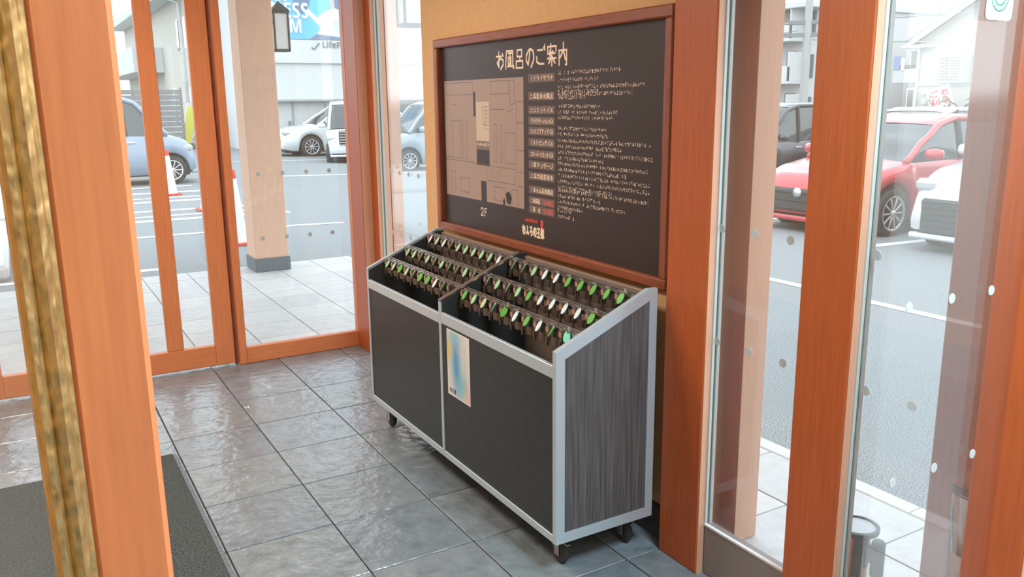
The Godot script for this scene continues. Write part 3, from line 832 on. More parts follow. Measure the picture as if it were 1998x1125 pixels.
func umbrella_stand() -> void:
	var b := Vector3(-0.282, 0.0, -0.946)
	var t := thing("umbrella_lock_stand", "black and aluminium lockable umbrella stand on casters under the guide board", "umbrella stand", b)
	var xf := -0.486
	var xb := -0.0775
	var z0 := -1.781
	var z1 := -0.111
	var zd := -0.966
	var P := func(called: String, lo: Vector3, hi: Vector3, m: Material, parent: Node = t, bev := 0.002) -> MeshInstance3D:
		return slab(called, lo - b, hi - b, m, parent, bev)
	var outline := [Vector2(xf, 0.129), Vector2(xb, 0.129), Vector2(xb, 0.960), Vector2(-0.116, 0.960), Vector2(xf, 0.799)]
	var strips := [
		[Vector2(xf, 0.129), Vector2(xb, 0.129), Vector2(-0.110, 0.166), Vector2(-0.451, 0.166)],
		[Vector2(xf, 0.129), Vector2(-0.451, 0.166), Vector2(-0.451, 0.772), Vector2(xf, 0.799)],
		[Vector2(xf, 0.799), Vector2(-0.451, 0.772), Vector2(-0.110, 0.920), Vector2(-0.116, 0.960)],
		[Vector2(xb, 0.129), Vector2(-0.110, 0.166), Vector2(-0.110, 0.920), Vector2(-0.116, 0.960), Vector2(xb, 0.960)]]
	for side in [[z0, z0 + 0.020, 1], [z1 - 0.020, z1, -1]]:
		var st := mb()
		for s in strips: prism(st, s.map(func(p): return p - Vector2(b.x, 0)), side[0] - b.z, side[1] - b.z, 2)
		var fr := put(st, "side_frame", M.alu, t)
		var si := mb()
		prism(si, [Vector2(-0.455, 0.162), Vector2(-0.106, 0.162), Vector2(-0.106, 0.925), Vector2(-0.455, 0.775)].map(func(p): return p - Vector2(b.x, 0)), side[0] + 0.003 - b.z, side[1] - 0.003 - b.z, 2)
		put(si, "side_inlay", M.inlay, fr)
		# dark inner lining
		var sl := mb()
		var a: float = side[1] if side[2] > 0 else side[0] - 0.004
		prism(sl, [Vector2(xf + 0.004, 0.14), Vector2(xb, 0.14), Vector2(xb, 0.950), Vector2(-0.116, 0.950), Vector2(xf + 0.004, 0.790)].map(func(p): return p - Vector2(b.x, 0)), a - b.z, a + 0.004 - b.z, 2)
		put(sl, "side_lining", M.inside, t)
	var sd := mb()
	prism(sd, [Vector2(xf + 0.006, 0.132), Vector2(xb, 0.132), Vector2(xb, 0.955), Vector2(-0.116, 0.955), Vector2(xf + 0.006, 0.797)].map(func(p): return p - Vector2(b.x, 0)), zd - 0.009 - b.z, zd + 0.009 - b.z, 2)
	var dv := put(sd, "divider", M.inside, t)
	P.call("divider_edge", Vector3(xf, 0.129, zd - 0.010), Vector3(xf + 0.008, 0.800, zd + 0.010), M.alu, dv)
	var se := mb()
	for dz in [-0.006, 0.006]:
		prism(se, [Vector2(xf, 0.795), Vector2(-0.116, 0.956), Vector2(-0.116, 0.963), Vector2(xf, 0.802)].map(func(p): return p - Vector2(b.x, 0)), zd + dz - 0.005 - b.z, zd + dz + 0.005 - b.z, 2)
	put(se, "divider_cap", M.chrome, dv)
	for bay in [[z0 + 0.020, zd - 0.010, 0.702, 0.744], [zd + 0.010, z1 - 0.020, 0.707, 0.751]]:
		P.call("front_panel", Vector3(xf + 0.004, 0.155, bay[0]), Vector3(xf + 0.014, bay[2], bay[1]), M.front)
		P.call("top_rail", Vector3(xf, bay[2], bay[0]), Vector3(xf + 0.016, bay[3], bay[1]), M.alu)
		P.call("bottom_rail", Vector3(xf, 0.129, bay[0]), Vector3(xf + 0.016, 0.158, bay[1]), M.alu)
	P.call("back_panel", Vector3(xb - 0.012, 0.140, z0 + 0.020), Vector3(xb - 0.002, 0.940, z1 - 0.020), M.back_in)
	P.call("bottom_panel", Vector3(xf + 0.016, 0.132, z0 + 0.020), Vector3(xb, 0.144, z1 - 0.020), M.inside)
	# casters
	for c in [[-0.405, -0.205], [-0.42, -1.70], [-0.13, -0.205], [-0.13, -1.70]]:
		var cp := Vector3(c[0], 0, c[1]) - b
		var sp := mb()
		cbox(sp, Vector3(-0.03, 0.118, -0.03) + cp, Vector3(0.03, 0.129, 0.03) + cp, 0.002)
		for dx in [-0.016, 0.016]: cbox(sp, Vector3(dx - 0.002, 0.03, -0.014) + cp, Vector3(dx + 0.002, 0.12, 0.014) + cp, 0.001)
		var ca := put(sp, "caster", M.chrome, t)
		var sw := mb(true)
		lathe(sw, [[0.0, -0.013], [0.034, -0.013], [0.043, -0.009], [0.045, 0.0], [0.043, 0.009], [0.034, 0.013], [0.0, 0.013]], 20, Transform3D(Basis(Vector3(0, 0, 1), PI / 2), Vector3(0, 0.045, 0) + cp))
		put(sw, "wheel", M.rubber, ca)
		var sb := mb()
		cbox(sb, Vector3(-0.008, 0.082, 0.010) + cp, Vector3(0.008, 0.088, 0.052) + cp, 0.002)
		put(sb, "brake_lever", M.steel, ca)
	# lock rails, locks and key tags
	var rows := [[-0.380, "front"], [-0.273, "middle"], [-0.151, "back"]]
	var bays := [[z0 + 0.020, zd - 0.010, "left"], [zd + 0.010, z1 - 0.020, "right"]]
	var lock := mb()
	cbox(lock, Vector3(-0.024, -0.046, -0.010), Vector3(0.004, 0.010, 0.010), 0.002)
	var arc := []
	for k in 9:
		var a := PI * k / 8.0
		arc.append(Vector3(-0.012 - sin(a) * 0.016, -0.030, 0.035 - cos(a) * 0.024))
	for k in 8:
		var q0: Vector3 = arc[k]
		var q1: Vector3 = arc[k + 1]
		var core := Vector3(0.03, -0.03, 0.035)
		var inn := Vector3(0.003, 0, 0)
		quad(lock, q0 + Vector3(0, 0.006, 0), q1 + Vector3(0, 0.006, 0), q1 - Vector3(0, 0.022, 0), q0 - Vector3(0, 0.022, 0), core)
		quad(lock, q0 + Vector3(0, 0.006, 0), q1 + Vector3(0, 0.006, 0), q1 + Vector3(0, 0.006, 0) + inn, q0 + Vector3(0, 0.006, 0) + inn, core - Vector3(0, 1, 0))
	cbox(lock, Vector3(-0.030, -0.062, -0.004), Vector3(-0.020, -0.030, 0.004), 0.001)
	var lock_mesh := mesh_of(lock)
	var np := mb()
	cbox(np, Vector3(-0.0262, -0.014, -0.007), Vector3(-0.0242, 0.003, 0.007), 0.0004)
	var plate_mesh := mesh_of(np)
	var nd := mb()
	for q in [[-0.004, -0.0015], [0.0015, 0.004]]:
		cbox(nd, Vector3(-0.0266, -0.013, q[0]), Vector3(-0.0260, -0.003, q[1]), 0.0)
	var digit_mesh := mesh_of(nd)
	var colours := {
		"front left": "p p g p e g g w e -", "middle left": "p p e p e P e e P e", "back left": "w P w e P P P P P w",
		"front right": "G P y e F w G w E H", "middle right": "e P e P G w w w w K", "back right": "e e P w w G G G G K"}
	var nth := ["first", "second", "third", "fourth", "fifth", "sixth", "seventh", "eighth", "ninth", "tenth"]
	for r in rows:
		for bay in bays:
			var x: float = r[0]
			var y := slope_y(x) - 0.016
			var s := mb()
			cbox(s, Vector3(x - 0.003, y - 0.012, bay[0]) - b, Vector3(x + 0.020, y + 0.006, bay[1]) - b, 0.002)
			cbox(s, Vector3(x + 0.001, y + 0.006, bay[0]) - b, Vector3(x + 0.005, y + 0.011, bay[1]) - b, 0.001)
			cbox(s, Vector3(x + 0.013, y + 0.006, bay[0]) - b, Vector3(x + 0.019, y + 0.013, bay[1]) - b, 0.001)
			put(s, "lock_rail", M.chrome, t)
			var marks: PackedStringArray = colours["%s %s" % [r[1], bay[2]]].split(" ")
			var pitch: float = (bay[1] - bay[0] - 0.03) / 10.0
			for i in 10:
				var z: float = bay[0] + 0.03 + pitch * i
				var lk := put_mesh(lock_mesh, "lock", M.lock, t, Vector3(x, y, z) - b)
				var pl := put_mesh(plate_mesh, "number_plate", M.number, lk)
				if marks[i] != "-":
					key_tag(marks[i], Vector3(x - 0.012, y + 0.012, z + 0.026), "%s from left, %s row, %s bay" % [nth[i], r[1], bay[2]])
	notice(b)

func key_tag(kind: String, p: Vector3, place: String) -> void:
	var spec: Array = {"p": [M.pale_green, "pale green", 0.0], "P": [M.pale_green, "light green", 0.0], "g": [M.green, "green", 0.25], "G": [M.green, "bright green", 0.0], "K": [M.green, "bright green", 0.2], "w": [M.tag_white, "white", -0.12], "y": [M.tag_yellow, "yellowish green", 0.0],
		"e": [M.pale_green, "light green edge-on", -0.62], "E": [M.green, "green edge-on", -0.45], "F": [M.green, "broad green", 0.62], "H": [M.mint, "mint green", 0.95]}[kind]
	var t := thing("key_tag", "%s oval key tag, %s" % [spec[1], place], "key tag", p, 0.0, "key tags of the umbrella locks")
	# the tag hangs from its ring, foot swung out towards the room
	var up := Vector3(0.46, 0.86, 0.18).normalized()
	if kind == "H": up = Vector3(0.25, 0.95, -0.12).normalized()
	var n := Vector3(-0.86, 0.46, 0.0)
	n = (n - up * n.dot(up)).normalized().rotated(up, spec[2])
	var bs := Basis(up.cross(n), up, n)
	var rx := 0.0115
	var ry := 0.0215
	var st := mb()
	var ring := []
	for k in 20:
		var a := TAU * k / 20.0
		ring.append(Vector2(cos(a) * rx, sin(a) * ry - 0.022))
	var f := func(q: Vector2, d: float) -> Vector3: return bs * Vector3(q.x, q.y, d)
	var c := Vector2(0, -0.022)
	for k in 20:
		var q0: Vector2 = ring[k]
		var q1: Vector2 = ring[(k + 1) % 20]
		tri(st, f.call(c, 0.0016), f.call(q0, 0.0016), f.call(q1, 0.0016), f.call(c, 0))
		tri(st, f.call(c, -0.0016), f.call(q0, -0.0016), f.call(q1, -0.0016), f.call(c, 0))
		quad(st, f.call(q0, 0.0016), f.call(q1, 0.0016), f.call(q1, -0.0016), f.call(q0, -0.0016), f.call(c, 0))
	put(st, "tag", spec[0], t)
	var sr := mb(true)
	var pts := []
	for k in 14:
		var a := TAU * k / 14.0
		pts.append(bs.x * 0.0 + bs * Vector3(0.0, 0.001 + sin(a) * 0.0065, cos(a) * 0.0065))
	tube(sr, pts, 0.0009, 6, true)
	put(sr, "ring", M.chrome, t)
	var sk := mb()
	cbox(sk, Vector3(-0.004, -0.010, -0.020), Vector3(0.003, 0.006, -0.008), 0.001)
	put(sk, "key", M.chrome, t)
	if kind in ["K", "H"] or kind == "F":
		var sf := mb()
		cbox(sf, Vector3(-0.004, 0.0, 0.004), Vector3(0.004, 0.018, 0.016), 0.002)
		put(sf, "key_head", M.steel, t)

func notice(b: Vector3) -> void:
	var im := Image.create(384, 540, false, Image.FORMAT_RGB8)
	# watercolour print: soft patches of blue, yellow and rose on white paper
	for y in 540:
		for x in 384:
			var p := Vector2(x / 384.0, y / 540.0)
			var c := Color(0.80, 0.81, 0.79)
			c = c.lerp(Color(0.25, 0.55, 0.78), 0.85 * exp(-pow((p.x - 0.34 - 0.12 * p.y) / 0.20, 2) - pow((p.y - 0.50) / 0.42, 2)))
			c = c.lerp(Color(0.38, 0.70, 0.76), 0.7 * exp(-pow((p.x - 0.62) / 0.22, 2) - pow((p.y - 0.78) / 0.2, 2)))
			c = c.lerp(Color(0.88, 0.70, 0.20), 0.9 * exp(-pow((p.x - 0.04) / 0.12, 2) - pow((p.y - 0.30) / 0.16, 2)))
			c = c.lerp(Color(0.45, 0.68, 0.78), 0.5 * exp(-pow((p.x - 0.35) / 0.3, 2) - pow((p.y - 0.08) / 0.16, 2)))
			c = c.lerp(Color(0.87, 0.62, 0.55), 0.6 * exp(-pow((p.x - 0.95) / 0.2, 2) - pow((p.y - 0.92) / 0.2, 2)))
			im.set_pixel(x, y, c)
	for k in 9:
		fine_print(im, 70 + 10 * (k % 3), 470 - 16 * k, 318 - k * 22, 15, Color(0.16, 0.16, 0.2) if k < 2 or k > 5 else Color(0.55, 0.58, 0.6), true)
	words(im, ["o", "fu", "ro", "king", "sama"], 34, 478, 22, 34, 6, Color(0.12, 0.14, 0.15))
	for r in [Rect2i(0, 0, 384, 8), Rect2i(0, 532, 384, 8), Rect2i(0, 0, 8, 540), Rect2i(376, 0, 8, 540)]: im.fill_rect(r, Color(0.86, 0.86, 0.84))
	var m := mat(Color.WHITE, 0.4)
	m.albedo_texture = ImageTexture.create_from_image(im)
	var base := Vector3(-0.4845, 0.425, -0.812)
	var t := thing("notice", "small blue watercolour notice taped to the front of the umbrella stand", "notice", base)
	var st := mb()
	cbox(st, Vector3(-0.4835, 0.425, -0.909) - base, Vector3(-0.4822, 0.697, -0.716) - base, 0.0)
	put(st, "paper", M.white, t)
	var s2 := mb()
	face_x(s2, -0.4838 - base.x, -0.909 - base.z, -0.716 - base.z, 0.425 - base.y, 0.697 - base.y)
	put(s2, "print", m, t)

func floor_things() -> void:
	var base := Vector3(-1.95, 0.0, -0.95)
	var t := thing("floor_mat", "dark grey carpet mat on the slate floor behind the inner door", "mat", base)
	var st := mb()
	cbox(st, Vector3(-2.62, 0.0, -1.90) - base, Vector3(-1.425, 0.009, 0.1) - base, 0.003)
	put(st, "pile", M.carpet, t)
	var s2 := mb()
	cbox(s2, Vector3(-1.425, 0.0, -1.90) - base, Vector3(-1.408, 0.005, 0.1) - base, 0.002)
	put(s2, "edging", M.base_grey, t)
	var sb := mb(true)
	lathe(sb, [[0.0, 0.006], [0.010, 0.005], [0.014, 0.0]], 14)
	tag(put(sb, "floor_bolt", M.steel, null, Vector3(-0.98, 0.0, -2.36)), "small round metal door bolt socket set in the slate floor", "floor bolt")

# ================= porch and things on the pavement =================
func porch() -> void:
	var col := func(label: String, lo: Vector3, hi: Vector3, foot: bool) -> void:
		var base := Vector3((lo.x + hi.x) / 2.0, 0, (lo.z + hi.z) / 2.0)
		var t := thing("porch_column", label, "column", base)
		slab("shaft", lo - base, hi - base, M.wood_out if foot else M.wood, t, 0.006)
		if not foot: slab("end_lit_tone", Vector3(lo.x + 0.002, lo.y, hi.z) - base, Vector3(hi.x - 0.002, hi.y, hi.z + 0.0025) - base, M.wood_lit_tone, t, 0.001)  # same timber as the shaft, daylight put into the paler colour
		if foot: slab("column_foot", Vector3(lo.x - 0.012, 0, lo.z - 0.012) - base, Vector3(hi.x + 0.012, 0.13, hi.z + 0.012) - base, M.base_grey, t, 0.004)
	col.call("square salmon porch column with dark stone foot, out on the pavement before the parked cars", Vector3(-0.018, 0, -6.36), Vector3(0.298, 3.1, -6.03), true)
	col.call("square salmon porch column left of the entrance, outside the picture", Vector3(-4.3, 0, -6.36), Vector3(-3.98, 3.1, -6.03), true)
	col.call("outer column with painted daylight face seen through the narrow corner window", Vector3(0.10, 0, -3.2), Vector3(0.18, 2.7, -2.86), false)
	col.call("outer column with painted daylight face behind the orange post beside the board", Vector3(0.20, 0, -0.30), Vector3(0.312, 2.7, 0.018), false)
	col.call("brown outer column behind the dot stickers at the right edge", Vector3(0.20, 0, 0.731), Vector3(0.312, 2.7, 1.06), false)
	tag(slab("porch_roof", Vector3(-4.7, 3.1, -6.6), Vector3(0.75, 3.25, -3.2), M.wood_out, null, 0.01), "flat wooden porch roof above the entrance pavement", "roof", "", "structure")
	lantern("black framed porch lantern on the salmon column", Vector3(0.42, 2.055, -6.25), 0.298)
	lantern("black framed porch lantern at the narrow corner window", Vector3(0.455, 2.055, -3.28), 0.18)
	steel_stand("steel_stand", "short steel cylinder stand with grey lid and black side tube behind the broad post", Vector3(0.25, 0, 0.485), 0.272, true)
	steel_stand("steel_stand", "taller steel cylinder stand with dark slot at the right edge", Vector3(0.25, 0, 0.845), 0.552, false)
	# traffic cones
	cone("red capped white traffic cone beside the porch column foot", Vector3(0.21, -0.012, -7.9), 0.86, false)
	cone("red footed white traffic cone half hidden by the door stile", Vector3(0.60, -0.012, -11.42), 0.80, false)
	cone("white traffic cone in front of the blue grey car wheel", Vector3(0.44, -0.012, -14.15), 0.80, false)
	cone("plain orange traffic cone by the bicycle", Vector3(4.25, lot_y(4.25) - 0.012, -32.2), 0.85, true)
	for k in 2:
		var z0: float = [-10.6, -16.6][k]
		var z1: float = [-6.95, -11.2][k]
		tag(slab("concrete_island", Vector3(-7.0, -0.012, z0), Vector3(-2.06, 0.14, z1), M.kerb, null, 0.04), ["low pale concrete island outside, left of the golden pull", "farther low pale concrete island, left of the golden pull"][k], "kerb island")

func lantern(label: String, p: Vector3, wall_x: float) -> void:
	var t := thing("porch_lantern", label, "lantern", p, 0.0)
	var st := mb()
	var w := 0.066
	for sx in [-1, 1]:
		for sz in [-1, 1]:
			cbox(st, Vector3(sx * w - 0.008, 0.0, sz * w - 0.008), Vector3(sx * w + 0.008, 0.36, sz * w + 0.008), 0.002)
	cbox(st, Vector3(-w - 0.008, 0.0, -w - 0.008), Vector3(w + 0.008, 0.022, w + 0.008), 0.002)
	cbox(st, Vector3(-w - 0.012, 0.345, -w - 0.012), Vector3(w + 0.012, 0.37, w + 0.012), 0.002)
	put(st, "frame", M.black_soft, t)
	var sr := mb()
	var tip := Vector3(0, 0.46, 0)
	var q := [Vector3(-0.085, 0.37, -0.085), Vector3(0.085, 0.37, -0.085), Vector3(0.085, 0.37, 0.085), Vector3(-0.085, 0.37, 0.085)]
	for k in 4: tri(sr, q[k], q[(k + 1) % 4], tip, Vector3(0, 0.3, 0))
	quad(sr, q[0], q[1], q[2], q[3], Vector3(0, 0.5, 0))
	put(sr, "cap", M.black_soft, t)
	var sg := mb()
	cbox(sg, Vector3(-w + 0.002, 0.022, -w + 0.002), Vector3(w - 0.002, 0.345, w - 0.002), 0.0)
	put(sg, "shade", M.lamp_glass, t)
	var sb := mb()
	cbox(sb, Vector3(wall_x - p.x, 0.25, -0.015), Vector3(-w, 0.28, 0.015), 0.002)
	put(sb, "bracket", M.black_soft, t)

func steel_stand(called: String, label: String, p: Vector3, h: float, tube_side: bool) -> void:
	var t := thing(called, label, "stand", p)
	var st := mb(true)
	var r := 0.063
	lathe(st, [[r, 0.0], [r, h - 0.012]], 36)
	put(st, "body", M.steel, t)
	var sr := mb()
	lathe(sr, [[r + 0.003, h - 0.014], [r + 0.004, h], [r - 0.006, h + 0.002], [r - 0.008, h - 0.004]], 36)
	put(sr, "rim", M.black, t)
	var sl := mb()
	lathe(sl, [[r - 0.007, h - 0.003], [0.0, h - 0.003]], 36)
	put(sl, "lid", M.grey_lid, t)
	var sb := mb()
	var side := Transform3D(Basis(Vector3.UP, -0.85), Vector3.ZERO)
	if tube_side:
		cbox(sb, Vector3(-r - 0.002, 0.0, -0.016), Vector3(-r + 0.006, h - 0.014, 0.016), 0.001, Transform3D(Basis(Vector3.UP, 0.75), Vector3.ZERO))
		put(sb, "band", M.black_soft, t)
		var s2 := mb(true)
		lathe(s2, [[0.0, h - 0.125], [0.017, h - 0.125], [0.020, h - 0.12], [0.020, h - 0.012], [0.016, h - 0.006], [0.0, h - 0.006]], 20, Transform3D(Basis.IDENTITY, Vector3(-0.02, 0, 0.094)))
		put(s2, "side_tube", M.black_soft, t)
		var s3 := mb()
		cbox(s3, Vector3(-0.026, h - 0.09, 0.056), Vector3(-0.010, h - 0.03, 0.082), 0.002)
		put(s3, "tube_clip", M.black, t)
	else:
		cbox(sb, Vector3(-r - 0.003, h - 0.165, -0.010), Vector3(-r + 0.006, h - 0.035, 0.010), 0.003, Transform3D(Basis(Vector3.UP, 0.35), Vector3.ZERO))
		put(sb, "slot", M.black_soft, t)
		var s2 := mb(true)
		lathe(s2, [[r, h - 0.19], [r + 0.004, h - 0.185], [r + 0.004, h - 0.02]], 36)
		put(s2, "sleeve", M.steel, t)

func cone(label: String, p: Vector3, h: float, plain: bool) -> void:
	var t := thing("traffic_cone", label, "traffic cone", p)
	var sb := mb()
	cbox(sb, Vector3(-0.18, 0.0, -0.18), Vector3(0.18, 0.035, 0.18), 0.01)
	put(sb, "base", M.cone_red, t)
	var st := mb(true)
	lathe(st, [[0.135, 0.035], [0.055, h - 0.10]], 24)
	put(st, "body", M.cone_red if plain else M.white, t)
	var sc := mb(true)
	lathe(sc, [[0.056, h - 0.10], [0.047, h - 0.015], [0.040, h], [0.0, h]], 24)
	put(sc, "cap", M.cone_red, t)

# ================= cars =================
func along(list: Array, s: float) -> float:
	if s <= list[0][0]: return list[0][1]
	for i in list.size() - 1:
		if s <= list[i + 1][0]:
			var k := inverse_lerp(list[i][0], list[i + 1][0], s)
			k = k * k * (3.0 - 2.0 * k) * 0.4 + k * 0.6
			return lerpf(list[i][1], list[i + 1][1], k)
	return list[-1][1]

func loft(st: SurfaceTool, rings: Array) -> void:
	for i in rings.size() - 1:
		var a: Array = rings[i]
		var b: Array = rings[i + 1]
		var mid := Vector3.ZERO
		for p in a: mid += p
		mid /= a.size()
		for k in a.size() - 1:
			quad(st, a[k], a[k + 1], b[k + 1], b[k], mid)

func wheel(parent: Node3D, p: Vector3, r: float, side: float) -> void:
	var xf := Transform3D(Basis(Vector3(1, 0, 0), PI / 2 * side), p)
	var st := mb(true)
	lathe(st, [[r * 0.68, 0.085], [r * 0.90, 0.095], [r * 0.98, 0.075], [r, 0.04], [r, -0.06], [r * 0.9, -0.09], [0.0, -0.09]], 28, xf)
	var w := put(st, "wheel", M.rubber, parent)
	var sr := mb(true)
	lathe(sr, [[r * 0.70, 0.086], [r * 0.66, 0.090], [r * 0.62, 0.072]], 28, xf)
	for k in 10:
		var a := TAU * k / 10.0
		cbox(sr, Vector3(r * 0.08, 0.060, -r * 0.035), Vector3(r * 0.66, 0.080, r * 0.035), 0.004, xf * Transform3D(Basis(Vector3.UP, a), Vector3.ZERO))
	lathe(sr, [[r * 0.14, 0.062], [r * 0.13, 0.086], [0.0, 0.088]], 16, xf)
	put(sr, "rim", M.alloy, w)
	var sd := mb()
	lathe(sd, [[r * 0.67, 0.035], [0.0, 0.035]], 24, xf)
	put(sd, "rim_well", M.black, w)

func car(label: String, p: Vector3, yaw: float, S: Dictionary) -> void:
	var t := thing("car", label, "car", p, yaw, "parked cars")
	var L: float = S.L
	var W: float = S.W
	var H: float = S.H
	var r: float = S.r
	var axles := [S.rear, S.front]
	var body: Material = S.paint
	var wide := func(s: float) -> float: return W / 2.0 * (1.0 - 0.17 * pow(absf(2.0 * s - 1.0), 5.0))
	var belt := func(s: float) -> float: return along(S.top, s)
	# shell below the windows, cut out over the wheels
	var rings := []
	var N := 84
	for i in N + 1:
		var s := i / float(N)
		var x := -L / 2.0 + L * s
		var w: float = wide.call(s)
		var top: float = belt.call(s)
		var low := 0.20 + 0.10 * pow(absf(2.0 * s - 1.0), 8.0)
		for a in axles:
			var d: float = absf(x - a)
			var ra := r + 0.055
			if d < ra: low = maxf(low, r + sqrt(ra * ra - d * d))
		low = minf(low, top - 0.06)
		var ring := [Vector3(x, low, w * 0.90), Vector3(x, low + 0.015, w * 0.985), Vector3(x, lerpf(low, top, 0.45), w), Vector3(x, lerpf(low, top, 0.62), w * 0.992), Vector3(x, lerpf(low, top, 0.9), w * 0.955), Vector3(x, top, w * 0.88), Vector3(x, top + 0.02, w * 0.55), Vector3(x, top + 0.03, 0)]
		for k in range(6, -1, -1): ring.append(ring[k] * Vector3(1, 1, -1))
		rings.append(ring)
	var st := mb(true)
	loft(st, rings)
	for e in [0, N]:
		var ring: Array = rings[e]
		var c := Vector3.ZERO
		for q in ring: c += q
		c /= ring.size()
		for k in ring.size(): tri(st, c, ring[k], ring[(k + 1) % ring.size()], Vector3.ZERO)
	put(st, "body", body, t)
	var su := mb()
	cbox(su, Vector3(-L / 2 + 0.12, 0.17, -W / 2 * 0.82), Vector3(L / 2 - 0.12, 0.45, W / 2 * 0.82), 0.03)
	for a in axles:
		for sd in [-1, 1]:
			cbox(su, Vector3(a - r - 0.05, 0.25, sd * W / 2 * 0.45 - 0.12), Vector3(a + r + 0.05, r * 2 + 0.06, sd * W / 2 * 0.45 + 0.12), 0.02)
	put(su, "underbody", M.black, t)
	# glass house
	var c0: float = S.cab[0][0]
	var c1: float = S.cab[-1][0]
	var flank := func(s: float, y: float) -> float:
		var w: float = wide.call(s)
		var b: float = belt.call(s)
		return w * (0.90 - 0.17 * clampf((y - b) / (H - b), 0.0, 1.0))
	var glass := []
	var roof := []
	var edge_l := []
	for i in 41:
		var s := lerpf(c0, c1, i / 40.0)
		var x := -L / 2.0 + L * s
		var b: float = belt.call(s) - 0.02
		var y: float = maxf(along(S.cab, s), b + 0.01)
		var wt: float = flank.call(s, y)
		var ring := [Vector3(x, b, flank.call(s, b)), Vector3(x, lerpf(b, y, 0.5), flank.call(s, lerpf(b, y, 0.5))), Vector3(x, lerpf(b, y, 0.93), wt), Vector3(x, y, wt * 0.93), Vector3(x, y + 0.015, wt * 0.5), Vector3(x, y + 0.02, 0)]
		for k in range(4, -1, -1): ring.append(ring[k] * Vector3(1, 1, -1))
		glass.append(ring)
		edge_l.append(Vector3(x, lerpf(b, y, 0.96), wt * 0.985))
		if y > H - 0.13 and along(S.cab, s) > b + 0.2:
			roof.append([Vector3(x, y - 0.03, wt * 1.01), Vector3(x, y + 0.008, wt * 0.94), Vector3(x, y + 0.025, wt * 0.5), Vector3(x, y + 0.03, 0), Vector3(x, y + 0.025, -wt * 0.5), Vector3(x, y + 0.008, -wt * 0.94), Vector3(x, y - 0.03, -wt * 1.01)])
	var sg := mb(true)
	loft(sg, glass)
	put(sg, "windows", M.car_glass, t)
	var sr := mb(true)
	loft(sr, roof)
	put(sr, "roof", body, t)
	for sd in [1.0, -1.0]:
		var sp := mb(true)
		tube(sp, edge_l.map(func(q): return q * Vector3(1, 1, sd)), 0.045, 8)
		put(sp, "pillar_frame", body, t)
		for k in S.pillars.size():
			var s: float = S.pillars[k]
			var x := -L / 2.0 + L * s
			var b: float = belt.call(s)
			var y := along(S.cab, s)
			var sb := mb()
			tube(sb, [Vector3(x, b - 0.01, sd * (flank.call(s, b) + 0.004)), Vector3(x - 0.02, (b + y) / 2, sd * (flank.call(s, (b + y) / 2) + 0.006)), Vector3(x - 0.05, y - 0.02, sd * flank.call(s, y))], 0.04, 8)
			put(sb, "pillar", M.black if k < S.pillars.size() - 1 or S.get("van", false) else body, t)
			var sh := mb()
			var hz: float = sd * W / 2 * 0.955
			cbox(sh, Vector3(x - 0.02, b - 0.16, minf(hz, hz + sd * 0.035)), Vector3(x + 0.16, b - 0.125, maxf(hz, hz + sd * 0.035)), 0.006)
			put(sh, "door_handle", S.get("handle", body), t)
		# mirror
		var ms: float = c1 - 0.075 * 4.0 / L
		var mx := -L / 2.0 + L * ms
		var mz: float = wide.call(ms)
		var sm := mb(true)
		lathe(sm, [[0.0, -0.12], [0.06, -0.10], [0.075, 0.0], [0.065, 0.10], [0.0, 0.125]], 14, Transform3D(Basis(Vector3(1, 0, 0), PI / 2), Vector3(mx, belt.call(ms) + 0.09, sd * (mz + 0.09))))
		put(sm, "mirror", S.get("mirror", body), t)
		for a in axles: wheel(t, Vector3(a, r, sd * (W / 2 - 0.10)), r, sd)
		# lamps
		var sl := mb()
		var ht: float = S.lamp
		cbox(sl, Vector3(L / 2 - 0.36, ht - 0.075, sd * (W * 0.36 + 0.02) - 0.12), Vector3(L / 2 - 0.04, ht + 0.075, sd * (W * 0.36 + 0.02) + 0.12), 0.05)
		put(sl, "headlamp", M.headlamp, t)
		var stl := mb()
		cbox(stl, Vector3(-L / 2 + 0.0, S.tail - 0.12, sd * W * 0.37 - 0.07), Vector3(-L / 2 + 0.12, S.tail + 0.12, sd * W * 0.37 + 0.07), 0.03)
		put(stl, "tail_lamp", M.tail, t)
	# nose
	var sn := mb()
	var g: Array = S.grille
	cbox(sn, Vector3(L / 2 - 0.14, g[0], -W * g[2]), Vector3(L / 2 + 0.012, g[1], W * g[2]), 0.03)
	var gr := put(sn, "grille", M.black_soft, t)
	var bars: int = S.get("bars", 3)
	for k in bars:
		var sb := mb()
		var y := lerpf(g[0], g[1], (k + 0.5) / bars)
		cbox(sb, Vector3(L / 2 - 0.02, y - 0.012, -W * g[2] * 0.94), Vector3(L / 2 + 0.022, y + 0.012, W * g[2] * 0.94), 0.006)
		put(sb, "grille_bar", M.alloy if S.get("chrome", false) else M.black, gr)
	var spb := mb()
	cbox(spb, Vector3(L / 2 - 0.10, 0.20, -W * 0.42), Vector3(L / 2 + 0.03, 0.265, W * 0.42), 0.02)
	put(spb, "bumper_lip", S.get("lip", body), t)
	if S.get("badge", false):
		var sbd := mb(true)
		lathe(sbd, [[0.065, -0.006], [0.065, 0.010], [0.0, 0.016]], 20, Transform3D(Basis(Vector3(0, 0, 1), -PI / 2), Vector3(L / 2 + 0.012, g[1] - 0.05, 0)))
		put(sbd, "badge", M.alloy, t)
	else:
		var spl := mb()
		cbox(spl, Vector3(L / 2 + 0.012, 0.40, -0.165), Vector3(L / 2 + 0.026, 0.565, 0.165), 0.004)
		put(spl, "number_plate", S.get("plate", M.white), t)

